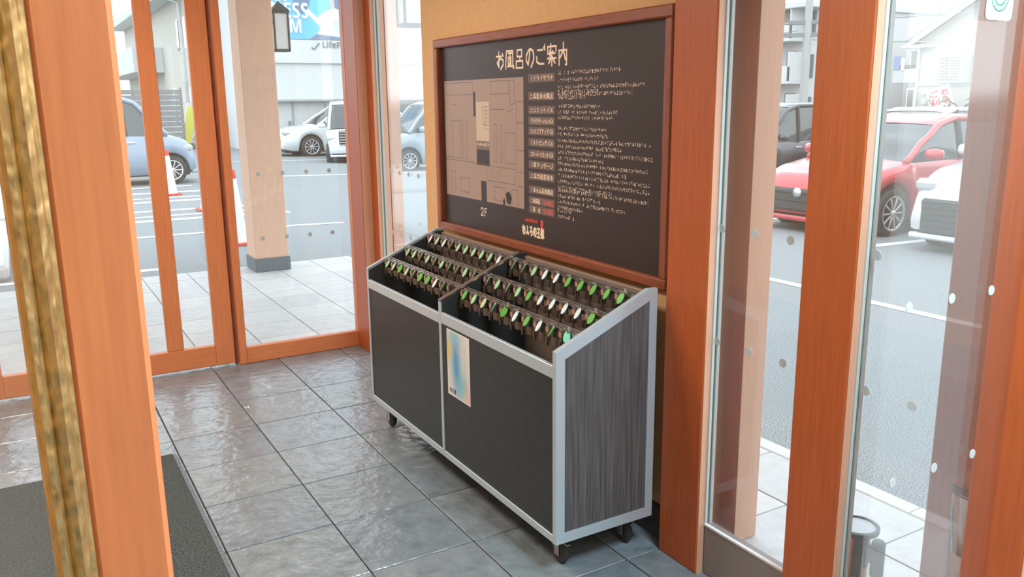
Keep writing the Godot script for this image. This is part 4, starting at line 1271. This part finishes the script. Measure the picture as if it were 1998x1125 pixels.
func cars() -> void:
	var paint := func(c: Color, rough := 0.3) -> StandardMaterial3D:
		var m := mat(c, rough, 0.0, 0.5)
		m.clearcoat_enabled = true
		m.clearcoat = 0.8
		m.clearcoat_roughness = 0.06
		return m
	M.red_paint = paint.call(lin(0.52, 0.035, 0.045))
	M.white_paint = paint.call(lin(0.72, 0.73, 0.73))
	M.grey_paint = paint.call(lin(0.33, 0.40, 0.44))
	M.blue_grey = paint.call(lin(0.27, 0.34, 0.43))
	M.black_paint = paint.call(lin(0.025, 0.03, 0.04))
	M.blue_paint = paint.call(lin(0.02, 0.10, 0.35))
	M.car_glass = mat(lin(0.035, 0.05, 0.055), 0.08, 0.0, 0.75)
	M.alloy = mat(lin(0.62, 0.63, 0.64), 0.3, 0.6)
	M.headlamp = mat(lin(0.50, 0.52, 0.52), 0.12, 0.2)
	M.tail = mat(lin(0.45, 0.02, 0.02), 0.2)
	M.yellow_plate = mat(lin(0.75, 0.52, 0.05), 0.5)
	var hatch := {"L": 4.15, "W": 1.76, "H": 1.52, "r": 0.325, "rear": -1.30, "front": 1.27, "top": [[0, 0.62], [0.012, 0.92], [0.05, 1.02], [0.3, 1.0], [0.64, 0.97], [0.72, 0.965], [0.86, 0.88], [0.95, 0.78], [0.985, 0.66], [1.0, 0.5]],
		"cab": [[0.02, 1.0], [0.07, 1.22], [0.16, 1.43], [0.32, 1.52], [0.46, 1.51], [0.54, 1.44], [0.63, 1.24], [0.74, 0.96]], "pillars": [0.46, 0.20], "lamp": 0.68, "tail": 0.92, "grille": [0.30, 0.62, 0.30], "badge": true, "paint": M.red_paint}
	var boxy := {"L": 3.40, "W": 1.48, "H": 1.76, "r": 0.285, "rear": -1.15, "front": 1.22, "top": [[0, 0.7], [0.01, 0.95], [0.04, 1.02], [0.6, 1.0], [0.78, 0.99], [0.88, 0.95], [0.955, 0.86], [0.99, 0.70], [1.0, 0.5]],
		"cab": [[0.005, 1.0], [0.02, 1.45], [0.06, 1.72], [0.3, 1.76], [0.6, 1.75], [0.68, 1.66], [0.76, 1.36], [0.85, 0.99]], "pillars": [0.62, 0.40, 0.2], "lamp": 0.72, "tail": 0.95, "grille": [0.45, 0.62, 0.26], "van": true, "plate": M.yellow_plate, "paint": M.blue_grey, "handle": M.alloy}
	var tall := {"L": 4.6, "W": 1.84, "H": 1.68, "r": 0.35, "rear": -1.35, "front": 1.36, "top": [[0, 0.7], [0.012, 1.0], [0.05, 1.08], [0.3, 1.06], [0.64, 1.05], [0.72, 1.04], [0.86, 0.98], [0.95, 0.88], [0.985, 0.74], [1.0, 0.55]],
		"cab": [[0.02, 1.05], [0.06, 1.28], [0.13, 1.52], [0.30, 1.67], [0.46, 1.68], [0.55, 1.60], [0.63, 1.36], [0.74, 1.04]], "pillars": [0.47, 0.22], "lamp": 0.80, "tail": 1.0, "grille": [0.34, 0.60, 0.34], "paint": M.white_paint, "lip": M.black_soft}
	car("red hatchback parked nose towards the side windows", Vector3(9.0, lot_y(9.0) - 0.012, -5.62), PI, hatch)
	var wr: Dictionary = tall.duplicate()
	wr.merge({"L": 4.2, "H": 1.60, "grille": [0.26, 0.66, 0.36], "bars": 6, "lip": M.white_paint}, true)
	car("white car with a large dark grille parked beside the red hatchback", Vector3(9.05, lot_y(9.0) - 0.012, -3.22), PI, wr)
	var bv: Dictionary = boxy.duplicate()
	bv.merge({"paint": M.black_paint, "plate": M.white, "L": 4.2, "W": 1.7, "H": 1.80, "rear": -1.4, "front": 1.45}, true)
	car("black van behind the red hatchback bonnet", Vector3(13.2, lot_y(13.2) - 0.012, -11.45), PI, bv)
	var ws: Dictionary = tall.duplicate()
	ws.merge({"H": 1.72}, true)
	car("white car behind the red hatchback roof", Vector3(14.6, lot_y(14.6) - 0.012, -9.2), PI, ws)
	car("farther white car whose roof shows above the others", Vector3(20.6, lot_y(20.6) - 0.012, -13.9), PI, ws)
	var wg: Dictionary = tall.duplicate()
	wg.merge({"paint": M.grey_paint, "H": 1.70}, true)
	car("pale grey car partly hidden by the outer column at the right", Vector3(14.6, lot_y(14.6) - 0.012, -6.1), PI, wg)
	car("blue grey boxy car behind the sliding door stiles", Vector3(-0.36, -0.012, -17.05), 0.0, boxy)
	car("white crossover with dark wheel arches right of the porch column", Vector3(7.95, lot_y(7.95) - 0.012, -26.35), PI, tall)
	var wv: Dictionary = boxy.duplicate()
	wv.merge({"paint": M.white_paint, "plate": M.white, "chrome": true, "bars": 6, "grille": [0.50, 0.95, 0.24]}, true)
	car("white van facing the entrance with a slatted chrome grille", Vector3(7.12, lot_y(7.1) - 0.012, -23.2), -1.9, wv)
	var gv: Dictionary = boxy.duplicate()
	gv.merge({"paint": M.grey_paint}, true)
	car("grey green van seen through the narrow corner window", Vector3(8.05, lot_y(8.0) - 0.012, -18.75), PI, gv)
	var bl: Dictionary = hatch.duplicate()
	bl.merge({"paint": M.blue_paint}, true)
	car("blue car at the far left edge beyond the golden pull", Vector3(-4.0, -0.012, -22.2), PI, bl)

# ================= street =================
func letters(text: String, height: float, m: Material, parent: Node3D, p: Vector3, squeeze := 1.0, called := "lettering") -> void:
	var f := SystemFont.new()
	f.font_names = PackedStringArray(["Droid Sans"])
	f.font_weight = 700
	var tm := TextMesh.new()
	tm.text = text
	tm.font = f
	tm.font_size = 64
	tm.pixel_size = height / 0.714 / 64.0
	tm.depth = 0.02
	tm.horizontal_alignment = HORIZONTAL_ALIGNMENT_LEFT
	tm.vertical_alignment = VERTICAL_ALIGNMENT_BOTTOM
	var o := put_mesh(tm, called, m, parent, p)
	o.scale = Vector3(squeeze, 1, 1)

func street() -> void:
	M.cream = tri_mat(noise_tex(0.03, shades(Color(0.52, 0.50, 0.45), [0.95, 1.0, 1.04]), 512, 4, 131), Vector3(0.3, 0.3, 0.3), 0.85, 0.3)
	M.cream2 = mat(lin(0.48, 0.46, 0.40), 0.85)
	M.siding = tri_mat(noise_tex(0.03, shades(Color(0.60, 0.61, 0.60), [0.96, 1.0, 1.03]), 512, 4, 133), Vector3(0.3, 0.3, 0.3), 0.85, 0.3)
	M.roof_grey = tri_mat(noise_tex(0.05, shades(Color(0.30, 0.34, 0.38), [0.9, 1.0, 1.1]), 512, 4, 135), Vector3(0.5, 0.5, 0.5), 0.8, 0.3)
	M.pane = mat(lin(0.10, 0.13, 0.15), 0.15, 0.0, 0.6)
	M.concrete = tri_mat(noise_tex(0.05, shades(Color(0.36, 0.37, 0.36), [0.85, 1.0, 1.1]), 512, 4, 137), Vector3(1, 1, 1), 0.85, 0.3)
	M.slat = mat(lin(0.22, 0.23, 0.23), 0.6)
	M.cloth_blue = mat(lin(0.30, 0.36, 0.55), 0.8)
	M.leaf = mat(lin(0.10, 0.16, 0.09), 0.7)
	M.sign_yellow = mat(lin(0.72, 0.68, 0.10), 0.6)
	gym()
	# cream building on the left with narrow windows
	var b := Vector3(8.5, -0.1, -46)
	var t := thing("cream_building", "cream building with narrow windows behind the sliding door", "building", b)
	slab("wall", Vector3(5.0, 0, -58) - Vector3(b.x, 0, b.z), Vector3(12, 6.6, -34.5) - Vector3(b.x, 0, b.z), M.cream, t, 0.02)
	slab("eave", Vector3(4.2, 6.2, -58.5) - Vector3(b.x, 0, b.z), Vector3(12.4, 6.6, -34.0) - Vector3(b.x, 0, b.z), M.siding, t, 0.02)
	slab("balcony", Vector3(3.6, 3.2, -58) - Vector3(b.x, 0, b.z), Vector3(5.0, 4.4, -43.5) - Vector3(b.x, 0, b.z), M.siding, t, 0.02)
	for w in [[-38.9, -38.3, 3.9, 5.3], [-37.2, -36.4, 3.9, 5.3], [-41.2, -40.5, 0.8, 2.4], [-37.0, -36.0, 0.8, 2.4]]:
		var f := slab("window", Vector3(4.95, w[2], w[0]) - Vector3(b.x, 0, b.z), Vector3(5.03, w[3], w[1]) - Vector3(b.x, 0, b.z), M.white, t, 0.01)
		slab("pane", Vector3(4.92, w[2] + 0.06, w[0] + 0.06) - Vector3(b.x, 0, b.z), Vector3(4.96, w[3] - 0.06, w[1] - 0.06) - Vector3(b.x, 0, b.z), M.pane, f, 0.0)
	var sp := mb(true)
	tube(sp, [Vector3(4.3, 6.15, -37.9) - Vector3(b.x, 0, b.z), Vector3(4.9, 5.9, -37.7) - Vector3(b.x, 0, b.z), Vector3(4.92, 0.0, -37.7) - Vector3(b.x, 0, b.z)], 0.06, 8)
	put(sp, "downpipe", M.white, t)
	# grey slatted fence, each slat a part
	var fb := Vector3(2.5, -0.03, -31.2)
	var fe := thing("slat_fence", "grey slatted fence behind the blue grey car", "fence", fb)
	for k in 11: slab("slat", Vector3(-2.2, 0.06 + k * 0.19, -0.02), Vector3(1.15, 0.22 + k * 0.19, 0.02), M.slat, fe, 0.005)
	for x in [-2.1, -0.5, 1.1]: slab("fence_post", Vector3(x - 0.03, 0, -0.06), Vector3(x + 0.03, 2.2, -0.02), M.slat, fe, 0.005)
	var wb := Vector3(6.2, -0.14, -33.9)
	var wf := thing("boundary_wall", "low white boundary wall left of the porch column", "wall", wb)
	slab("wall_body", Vector3(-1.9, 0.0, -0.08), Vector3(0.6, 1.75, 0.08), M.siding, wf, 0.01)
	slab("wall_foot", Vector3(-1.95, 0.0, -0.10), Vector3(0.65, 0.12, 0.12), M.concrete, wf, 0.01)
	slab("wall_grille", Vector3(-1.3, 1.35, 0.08), Vector3(-0.3, 1.62, 0.11), M.slat, wf, 0.005)
	bicycle(Vector3(4.25, lot_y(4.2) - 0.012, -33.3))
	banner("yellow advertising banner on a leaning pole by the bicycle", Vector3(3.66, -0.08, -32.5), 0.34, 1.5, M.sign_yellow, 0.22, -PI / 2 + 1.1, 0.15)
	tag(slab("storage_box", Vector3(3.75, -0.08, -32.05), Vector3(4.02, 0.14, -31.7), M.leaf, null, 0.02), "low green box at the foot of the yellow banner", "box")
	houses()
	utility()
	printed_banner()

func gym() -> void:
	var b := Vector3(12.0, -0.3, -31.0)
	var t := thing("gym_building", "white gym building with a blue poster behind the parked crossover", "building", b)
	var q := func(lo: Vector3, hi: Vector3, called: String, m: Material, par: Node3D = t) -> MeshInstance3D: return slab(called, lo - b, hi - b, m, par, 0.01)
	q.call(Vector3(5.6, -0.3, -33.4), Vector3(20, 8.0, -28.5), "wall", M.siding)
	q.call(Vector3(5.5, 1.62, -28.5), Vector3(20, 1.70, -28.15), "ledge", M.concrete)
	q.call(Vector3(5.6, 2.95, -28.5), Vector3(20, 3.74, -28.40), "sign_band", M.siding)
	for x in [6.9, 8.1, 9.3, 10.5, 11.7, 12.9]: q.call(Vector3(x - 0.03, 0, -28.5), Vector3(x + 0.03, 1.62, -28.47), "panel_joint", M.concrete)
	for k in 3: q.call(Vector3(10.2 + k * 2.2, 0.1, -28.5), Vector3(11.6 + k * 2.2, 1.5, -28.46), "window", M.pane)
	q.call(Vector3(6.72, 0.75, -28.5), Vector3(6.80, 0.95, -28.44), "intercom", M.slat)
	# poster: sky-blue sheet, a dark bag and a figure in a white shirt as flat print
	var im := Image.create(512, 400, false, Image.FORMAT_RGB8)
	im.fill(Color(0.42, 0.71, 0.93))
	for y in 400:
		for x in range(200, 512, 2):
			var c := Color(0.42, 0.71, 0.93).lerp(Color(0.55, 0.86, 0.96), clampf((x - 200) / 260.0, 0, 1))
			im.fill_rect(Rect2i(x, y, 2, 1), c)
	# poster spans x 6.1..9.4 and y 3.78..6.4
	var pp := func(x: float, y: float) -> Vector2: return Vector2((x - 6.1) / 3.3 * 512, (6.4 - y) / 2.62 * 400)
	fill_poly(im, [pp.call(7.18, 6.4), pp.call(7.14, 5.0), pp.call(7.22, 4.72), pp.call(7.45, 4.62), pp.call(7.62, 4.75), pp.call(7.75, 5.0), pp.call(7.95, 6.4)], Color(0.44, 0.52, 0.62))
	fill_poly(im, [pp.call(7.55, 4.72), pp.call(7.68, 4.82), pp.call(8.0, 4.52), pp.call(7.86, 4.44)], Color(0.9, 0.93, 0.94))
	fill_poly(im, [pp.call(7.86, 4.44), pp.call(8.02, 4.55), pp.call(8.25, 4.75), pp.call(8.6, 4.86), pp.call(9.0, 4.75), pp.call(9.1, 4.3), pp.call(8.95, 3.9), pp.call(7.95, 3.95), pp.call(8.1, 4.2)], Color(0.93, 0.95, 0.95))
	fill_poly(im, [pp.call(7.65, 3.78), pp.call(7.95, 3.97), pp.call(8.8, 3.86), pp.call(8.8, 3.78)], Color(0.50, 0.52, 0.62))
	fill_poly(im, [pp.call(8.5, 4.85), pp.call(8.42, 5.25), pp.call(8.6, 5.5), pp.call(8.85, 5.3), pp.call(8.78, 4.85)], Color(0.80, 0.76, 0.74))
	fill_poly(im, [pp.call(8.65, 4.88), pp.call(8.62, 5.4), pp.call(9.0, 5.45), pp.call(9.05, 4.75)], Color(0.46, 0.55, 0.68))
	fill_poly(im, [pp.call(8.55, 4.42), pp.call(8.9, 4.5), pp.call(8.85, 4.05), pp.call(8.65, 4.0)], Color(0.78, 0.81, 0.84))
	var m := mat(Color.WHITE, 0.6)
	m.albedo_texture = ImageTexture.create_from_image(im)
	var ps := q.call(Vector3(6.1, 3.78, -28.5), Vector3(9.4, 6.4, -28.45), "poster", M.white) as MeshInstance3D
	var st := mb()
	var z := -28.445 - b.z
	var c := [Vector3(6.1 - b.x, 6.4 - b.y, z), Vector3(9.4 - b.x, 6.4 - b.y, z), Vector3(9.4 - b.x, 3.78 - b.y, z), Vector3(6.1 - b.x, 3.78 - b.y, z)]
	var uv := [Vector2(0, 0), Vector2(1, 0), Vector2(1, 1), Vector2(0, 1)]
	for k in [0, 1, 2, 0, 2, 3]:
		st.set_uv(uv[k])
		st.add_vertex(c[k])
	put(st, "poster_print", m, ps)
	letters("FIT", 0.50, M.white, ps, Vector3(6.17, 4.86, -28.43) - b, 0.83)
	letters("NESS", 0.50, M.white, ps, Vector3(6.31, 4.31, -28.43) - b, 0.82)
	letters("GYM", 0.46, M.white, ps, Vector3(6.20, 3.83, -28.43) - b, 0.86)
	letters("LifeFit", 0.21, M.slat, t, Vector3(8.08, 3.42, -28.385) - b, 1.0)
	var sc := mb()
	tube(sc, [Vector3(7.70, 3.50, -28.39) - b, Vector3(7.79, 3.43, -28.39) - b, Vector3(7.98, 3.65, -28.39) - b], 0.03, 6)
	put(sc, "tick_emblem", M.slat, t)

func banner(label: String, p: Vector3, w: float, h: float, m: Material, lean: float, yaw: float, low: float) -> Node3D:
	var t := thing("banner", label, "banner", p, yaw)
	var sp := mb(true)
	var d := Vector3(sin(lean), cos(lean), 0)
	tube(sp, [Vector3.ZERO, d * (h + low + 0.1)], 0.014, 8)
	put(sp, "pole", M.white, t)
	var s2 := mb(true)
	tube(s2, [d * (h + low), d * (h + low) + d.cross(Vector3.BACK) * w], 0.008, 6)
	put(s2, "arm", M.white, t)
	var sc := mb()
	var xf := Transform3D(Basis(d.cross(Vector3.BACK), d, Vector3.BACK), Vector3.ZERO)
	cbox(sc, Vector3(0.0, low, -0.006), Vector3(w, h + low, 0.006), 0.0, xf)
	put(sc, "cloth", m, t)
	return t

func printed_banner() -> void:
	var im := Image.create(160, 320, false, Image.FORMAT_RGB8)
	im.fill(Color(0.90, 0.88, 0.88))
	var red := Color(0.85, 0.16, 0.25)
	var eat := ["5013", "5088", "4353", "3464", "3666", "3439", "6468", "6899", "3948"]
	var matter := ["0292", "5059", "2363", "2565", "0696", "2878", "5949"]
	var gain := ["4011", "0444", "2129", "2408", "2447", "6267", "919888"]
	var serve := ["110909", "118189", "1484", "1686", "5159"]
	var go_down := func(keys: Array, x: float) -> void:
		for i in keys.size():
			if keys[i] is String: glyph(im, keys[i], x, 18 + i * 74, 54, 58, 9, red)
			else:
				for s in keys[i]:
					for k in range(0, s.length() - 3, 2):
						stroke(im, Vector2(x + int(s[k]) / 9.0 * 54, 18 + i * 74 + int(s[k + 1]) / 9.0 * 58), Vector2(x + int(s[k + 2]) / 9.0 * 54, 18 + i * 74 + int(s[k + 3]) / 9.0 * 58), 8, red)
	go_down.call(["o", eat, matter, "no"], 92)
	go_down.call(["go", gain, serve, "ro"], 14)
	var m := mat(Color.WHITE, 0.7)
	m.albedo_texture = ImageTexture.create_from_image(im)
	var p := Vector3(15.55, lot_y(15.55) - 0.012, -9.15)
	p = Vector3(19.2, lot_y(19.2) - 0.012, -11.4)
	var t := banner("white banner with red writing on a leaning pole above the white cars", p, 0.55, 0.95, M.white, -0.30, -0.9, 1.32)
	var d := Vector3(sin(-0.30), cos(-0.30), 0)
	var r := d.cross(Vector3.BACK)
	var st := mb()
	var c := [d * 2.27, d * 2.27 + r * 0.55, d * 1.32 + r * 0.55, d * 1.32]
	var uv := [Vector2(0, 0), Vector2(1, 0), Vector2(1, 1), Vector2(0, 1)]
	for k in [0, 1, 2, 0, 2, 3]:
		st.set_uv(uv[k])
		st.add_vertex(c[k] + Vector3(0, 0, 0.008))
	put(st, "cloth_print", m, t)

func bicycle(p: Vector3) -> void:
	var t := thing("bicycle", "grey bicycle parked between the yellow banner and orange cone", "bicycle", p, 0.9)
	for x in [-0.5, 0.5]:
		var st := mb(true)
		var pts := []
		for k in 24: pts.append(Vector3(x + cos(TAU * k / 24) * 0.31, 0.32 + sin(TAU * k / 24) * 0.31, 0))
		tube(st, pts, 0.018, 6, true)
		var w := put(st, "wheel", M.rubber, t)
		var ss := mb()
		for k in 8:
			var a := TAU * k / 8
			tube(ss, [Vector3(x, 0.32, 0), Vector3(x + cos(a) * 0.30, 0.32 + sin(a) * 0.30, 0)], 0.004, 4)
		put(ss, "spokes", M.alloy, w)
	var sf := mb(true)
	for l in [[Vector3(-0.5, 0.32, 0), Vector3(-0.08, 0.30, 0)], [Vector3(-0.08, 0.30, 0), Vector3(-0.22, 0.78, 0)], [Vector3(-0.22, 0.70, 0), Vector3(-0.5, 0.32, 0)], [Vector3(-0.08, 0.30, 0), Vector3(0.36, 0.72, 0)], [Vector3(0.5, 0.32, 0), Vector3(0.33, 0.98, 0)]]:
		tube(sf, l, 0.018, 6)
	put(sf, "frame", M.alloy, t)
	var sh := mb(true)
	tube(sh, [Vector3(0.20, 0.98, 0.26), Vector3(0.33, 1.0, 0.1), Vector3(0.33, 1.0, -0.1), Vector3(0.20, 0.98, -0.26)], 0.014, 6)
	put(sh, "handlebar", M.black, t)
	var sd := mb()
	cbox(sd, Vector3(-0.36, 0.78, -0.08), Vector3(-0.10, 0.84, 0.08), 0.025)
	put(sd, "saddle", M.black, t)

func houses() -> void:
	# cream house with a gable towards the car park
	var b := Vector3(45.5, -0.5, -24.0)
	var t := thing("gable_house", "cream house with white gable trim, balcony and slatted shutters", "house", b)
	var q := func(lo: Vector3, hi: Vector3, called: String, m: Material, par: Node3D = t, bev := 0.02) -> MeshInstance3D: return slab(called, lo - b, hi - b, m, par, bev)
	var st := mb()
	prism(st, [Vector2(-27.5, -0.5), Vector2(-20.5, -0.5), Vector2(-20.5, 4.5), Vector2(-24.0, 6.55), Vector2(-27.5, 4.5)].map(func(v): return v - Vector2(b.z, b.y)), 41.0 - b.x, 50.0 - b.x, 0)
	put(st, "wall", M.cream, t)
	for sd in [-1.0, 1.0]:
		var z: float = -24.0 + sd * 4.0
		var s2 := mb()
		prism(s2, [Vector2(-24.0, 6.62), Vector2(z, 4.28), Vector2(z, 4.48), Vector2(-24.0, 6.86)].map(func(v): return v - Vector2(b.z, b.y)), 40.4 - b.x, 50.5 - b.x, 0)
		put(s2, "roof", M.roof_grey, t)
		var s3 := mb()
		prism(s3, [Vector2(-24.0, 6.40), Vector2(z, 4.06), Vector2(z, 4.30), Vector2(-24.0, 6.66)].map(func(v): return v - Vector2(b.z, b.y)), 40.36 - b.x, 40.5 - b.x, 0)
		put(s3, "barge_board", M.white, t)
	q.call(Vector3(40.4, 4.10, -28.3), Vector3(42.0, 4.25, -26.6), "eave_return", M.white)
	q.call(Vector3(40.9, 2.10, -27.5), Vector3(41.0, 2.24, -20.5), "wall_band", M.siding)
	# balcony at the corner with rail, laundry, door and pipe
	q.call(Vector3(40.9, 2.28, -29.0), Vector3(44, 3.02, -27.5), "balcony", M.siding)
	q.call(Vector3(40.95, 3.02, -29.0), Vector3(41.0, 3.25, -27.55), "balcony_rail", M.slat)
	q.call(Vector3(40.85, 3.0, -28.95), Vector3(40.9, 3.75, -28.55), "laundry", M.cloth_blue)
	q.call(Vector3(40.85, 2.95, -28.5), Vector3(40.9, 3.6, -28.25), "laundry", M.white)
	for w in [[2.95, 4.05, -27.72, -27.56], [0.4, 2.0, -27.75, -27.58]]:
		var f := q.call(Vector3(41.0, w[0], w[2] - 0.35), Vector3(41.3, w[1], w[3]), "window", M.white) as MeshInstance3D
		q.call(Vector3(40.95, w[0] + 0.1, w[2] - 0.25), Vector3(41.0, w[1] - 0.1, w[3] - 0.08), "pane", M.pane, f)
	var sp := mb(true)
	tube(sp, [Vector3(40.9, 4.2, -27.45) - b, Vector3(40.9, -0.4, -27.45) - b], 0.06, 8)
	put(sp, "downpipe", M.white, t)
	for y in [0.75, 1.15, 1.65]: q.call(Vector3(40.75, y, -27.0), Vector3(41.0, y + 0.28, -26.65 - 0.1 * y), "meter_box", M.siding)
	# bay window with shutters made of slats
	var bay := q.call(Vector3(40.5, 2.2, -26.0), Vector3(41.0, 3.6, -24.3), "bay_window", M.concrete) as MeshInstance3D
	for s in [[-25.95, -25.55], [-25.4, -24.9]]:
		for k in 9: q.call(Vector3(40.44, 2.45 + k * 0.13, s[0]), Vector3(40.5, 2.53 + k * 0.13, s[1]), "slat", M.cream2, bay, 0.0)
	# lower house with the grey roof
	var b2 := Vector3(53.0, -0.5, -36.0)
	var t2 := thing("grey_roof_house", "cream house with a plain grey roof left of the gable house", "house", b2)
	var q2 := func(lo: Vector3, hi: Vector3, called: String, m: Material) -> MeshInstance3D: return slab(called, lo - b2, hi - b2, m, t2, 0.02)
	q2.call(Vector3(48.5, -0.5, -46), Vector3(57, 4.2, -30.2), "wall", M.cream)
	var sr := mb()
	prism(sr, [Vector2(47.8, 4.1), Vector2(52.8, 6.35), Vector2(57.8, 4.1)].map(func(v): return v - Vector2(b2.x, b2.y)), -46.5 - b2.z, -29.6 - b2.z, 2)
	put(sr, "roof", M.roof_grey, t2)
	q2.call(Vector3(47.7, 4.0, -46.5), Vector3(47.95, 4.16, -29.6), "gutter", M.white)
	q2.call(Vector3(48.4, 1.85, -46), Vector3(48.5, 2.0, -30.2), "wall_band", M.siding)
	q2.call(Vector3(48.35, 0.0, -34.9), Vector3(48.5, 1.7, -34.0), "window", M.white)
	var sa := mb()
	for a in [[-34.2, 9.5], [-31.6, 9.5]]: tube(sa, [Vector3(52.8, 6.3, a[0]) - b2, Vector3(52.8, a[1], a[0] + 0.1) - b2], 0.03, 5)
	put(sa, "aerial_mast", M.slat, t2)
	# white flats at the left of the broad post
	var b3 := Vector3(44.0, -0.5, -38.5)
	var t3 := thing("apartment_block", "white apartment block with stacked balconies behind the utility pole", "building", b3)
	var q3 := func(lo: Vector3, hi: Vector3, called: String, m: Material, par: Node3D = t3) -> MeshInstance3D: return slab(called, lo - b3, hi - b3, m, par, 0.02)
	q3.call(Vector3(38.9, -0.5, -45), Vector3(50, 6.7, -32.4), "wall", M.siding)
	q3.call(Vector3(37.4, 6.55, -45.2), Vector3(50.2, 6.85, -32.2), "roof_slab", M.siding)
	for y in [0.1, 2.5, 4.9]:
		q3.call(Vector3(37.5, y - 0.15, -45), Vector3(38.9, y, -33.4), "balcony_slab", M.siding)
		q3.call(Vector3(37.5, y, -45), Vector3(37.62, y + 0.85, -33.4), "balcony_parapet", M.siding)
		q3.call(Vector3(37.5, y, -33.5), Vector3(38.9, y + 1.65, -33.4), "balcony_fin", M.siding)
		for z in [-34.4, -35.6, -37.2]:
			var f := q3.call(Vector3(38.84, y + 0.05, z - 0.4), Vector3(38.92, y + 1.75, z + 0.4), "window", M.concrete) as MeshInstance3D
			q3.call(Vector3(38.80, y + 0.12, z - 0.33), Vector3(38.85, y + 1.68, z - 0.02), "pane", M.pane, f)
		q3.call(Vector3(38.8, y + 0.2, -33.2), Vector3(38.92, y + 1.5, -32.8), "window", M.pane)

func utility() -> void:
	var p := Vector3(27.3, -0.51, -23.3)
	var t := thing("utility_pole", "concrete utility pole with cross arms behind the black van", "utility pole", p)
	var st := mb(true)
	lathe(st, [[0.19, 0.0], [0.13, 9.0], [0.0, 9.0]], 16)
	put(st, "pole", M.concrete, t)
	for a in [[4.55, 0.95, 0.10], [5.05, 0.8, -0.12]]:
		var s := mb()
		cbox(s, Vector3(-0.1, a[0], -a[1]), Vector3(0.1, a[0] + 0.16, a[1]), 0.01, Transform3D(Basis(Vector3.UP, 0.75), Vector3.ZERO))
		put(s, "cross_arm", M.slat, t)
	var sb := mb()
	for k in 4: lathe(sb, [[0.05, 5.35 + k * 0.14], [0.11, 5.40 + k * 0.14], [0.05, 5.45 + k * 0.14]], 10)
	put(sb, "insulator", M.concrete, t)
	for w in [["upper overhead cable across the sky at the right", Vector3(20.5, 4.45, -27.8), Vector3(38.0, 5.45, -17.5), 0.022], ["lower overhead cable in front of the grey roof", Vector3(27.3, 3.90, -23.0), Vector3(38.0, 4.22, -16.9), 0.016], ["thin overhead cable leaving the utility pole to the left", Vector3(20.0, 3.9, -28.5), Vector3(27.0, 4.3, -23.55), 0.014]]:
		var s := mb(true)
		var base: Vector3 = (w[1] + w[2]) / 2.0
		var pts := []
		for k in 9:
			var q: Vector3 = (w[1] as Vector3).lerp(w[2], k / 8.0) - base
			pts.append(q + Vector3(0, -0.25 * (1.0 - pow(k / 4.0 - 1.0, 2)), 0))
		tube(s, pts, w[3], 5)
		tag(put(s, "overhead_cable", M.slat, null, base), w[0], "cable", "overhead cables")
	var sl := mb()
	var base2 := Vector3(18.3, lot_y(18.3) - 0.012, -11.0)
	for k in 160:
		var c := Vector3(rng.randf_range(-0.35, 0.35), rng.randf_range(0.1, 1.9), rng.randf_range(-0.35, 0.35))
		var d := Vector3(rng.randf_range(-1, 1), rng.randf_range(0.2, 1.2), rng.randf_range(-1, 1)).normalized() * 0.22
		var e := d.cross(Vector3(rng.randf_range(-1, 1), 0.3, rng.randf_range(-1, 1))).normalized() * 0.03
		quad(sl, c, c + d * 0.5 + e, c + d, c + d * 0.5 - e, c + e.cross(d))
	var sh := thing("shrub", "thin green shrub beside the white banner with red writing", "shrub", base2)
	put(sl, "foliage", M.leaf, sh)
	var stm := mb()
	for k in 4: tube(stm, [Vector3(0, 0, 0), Vector3(-0.3 + 0.2 * k, 1.7, 0.1 * (k - 1))], 0.012, 5)
	put(stm, "stem", M.leaf, sh)
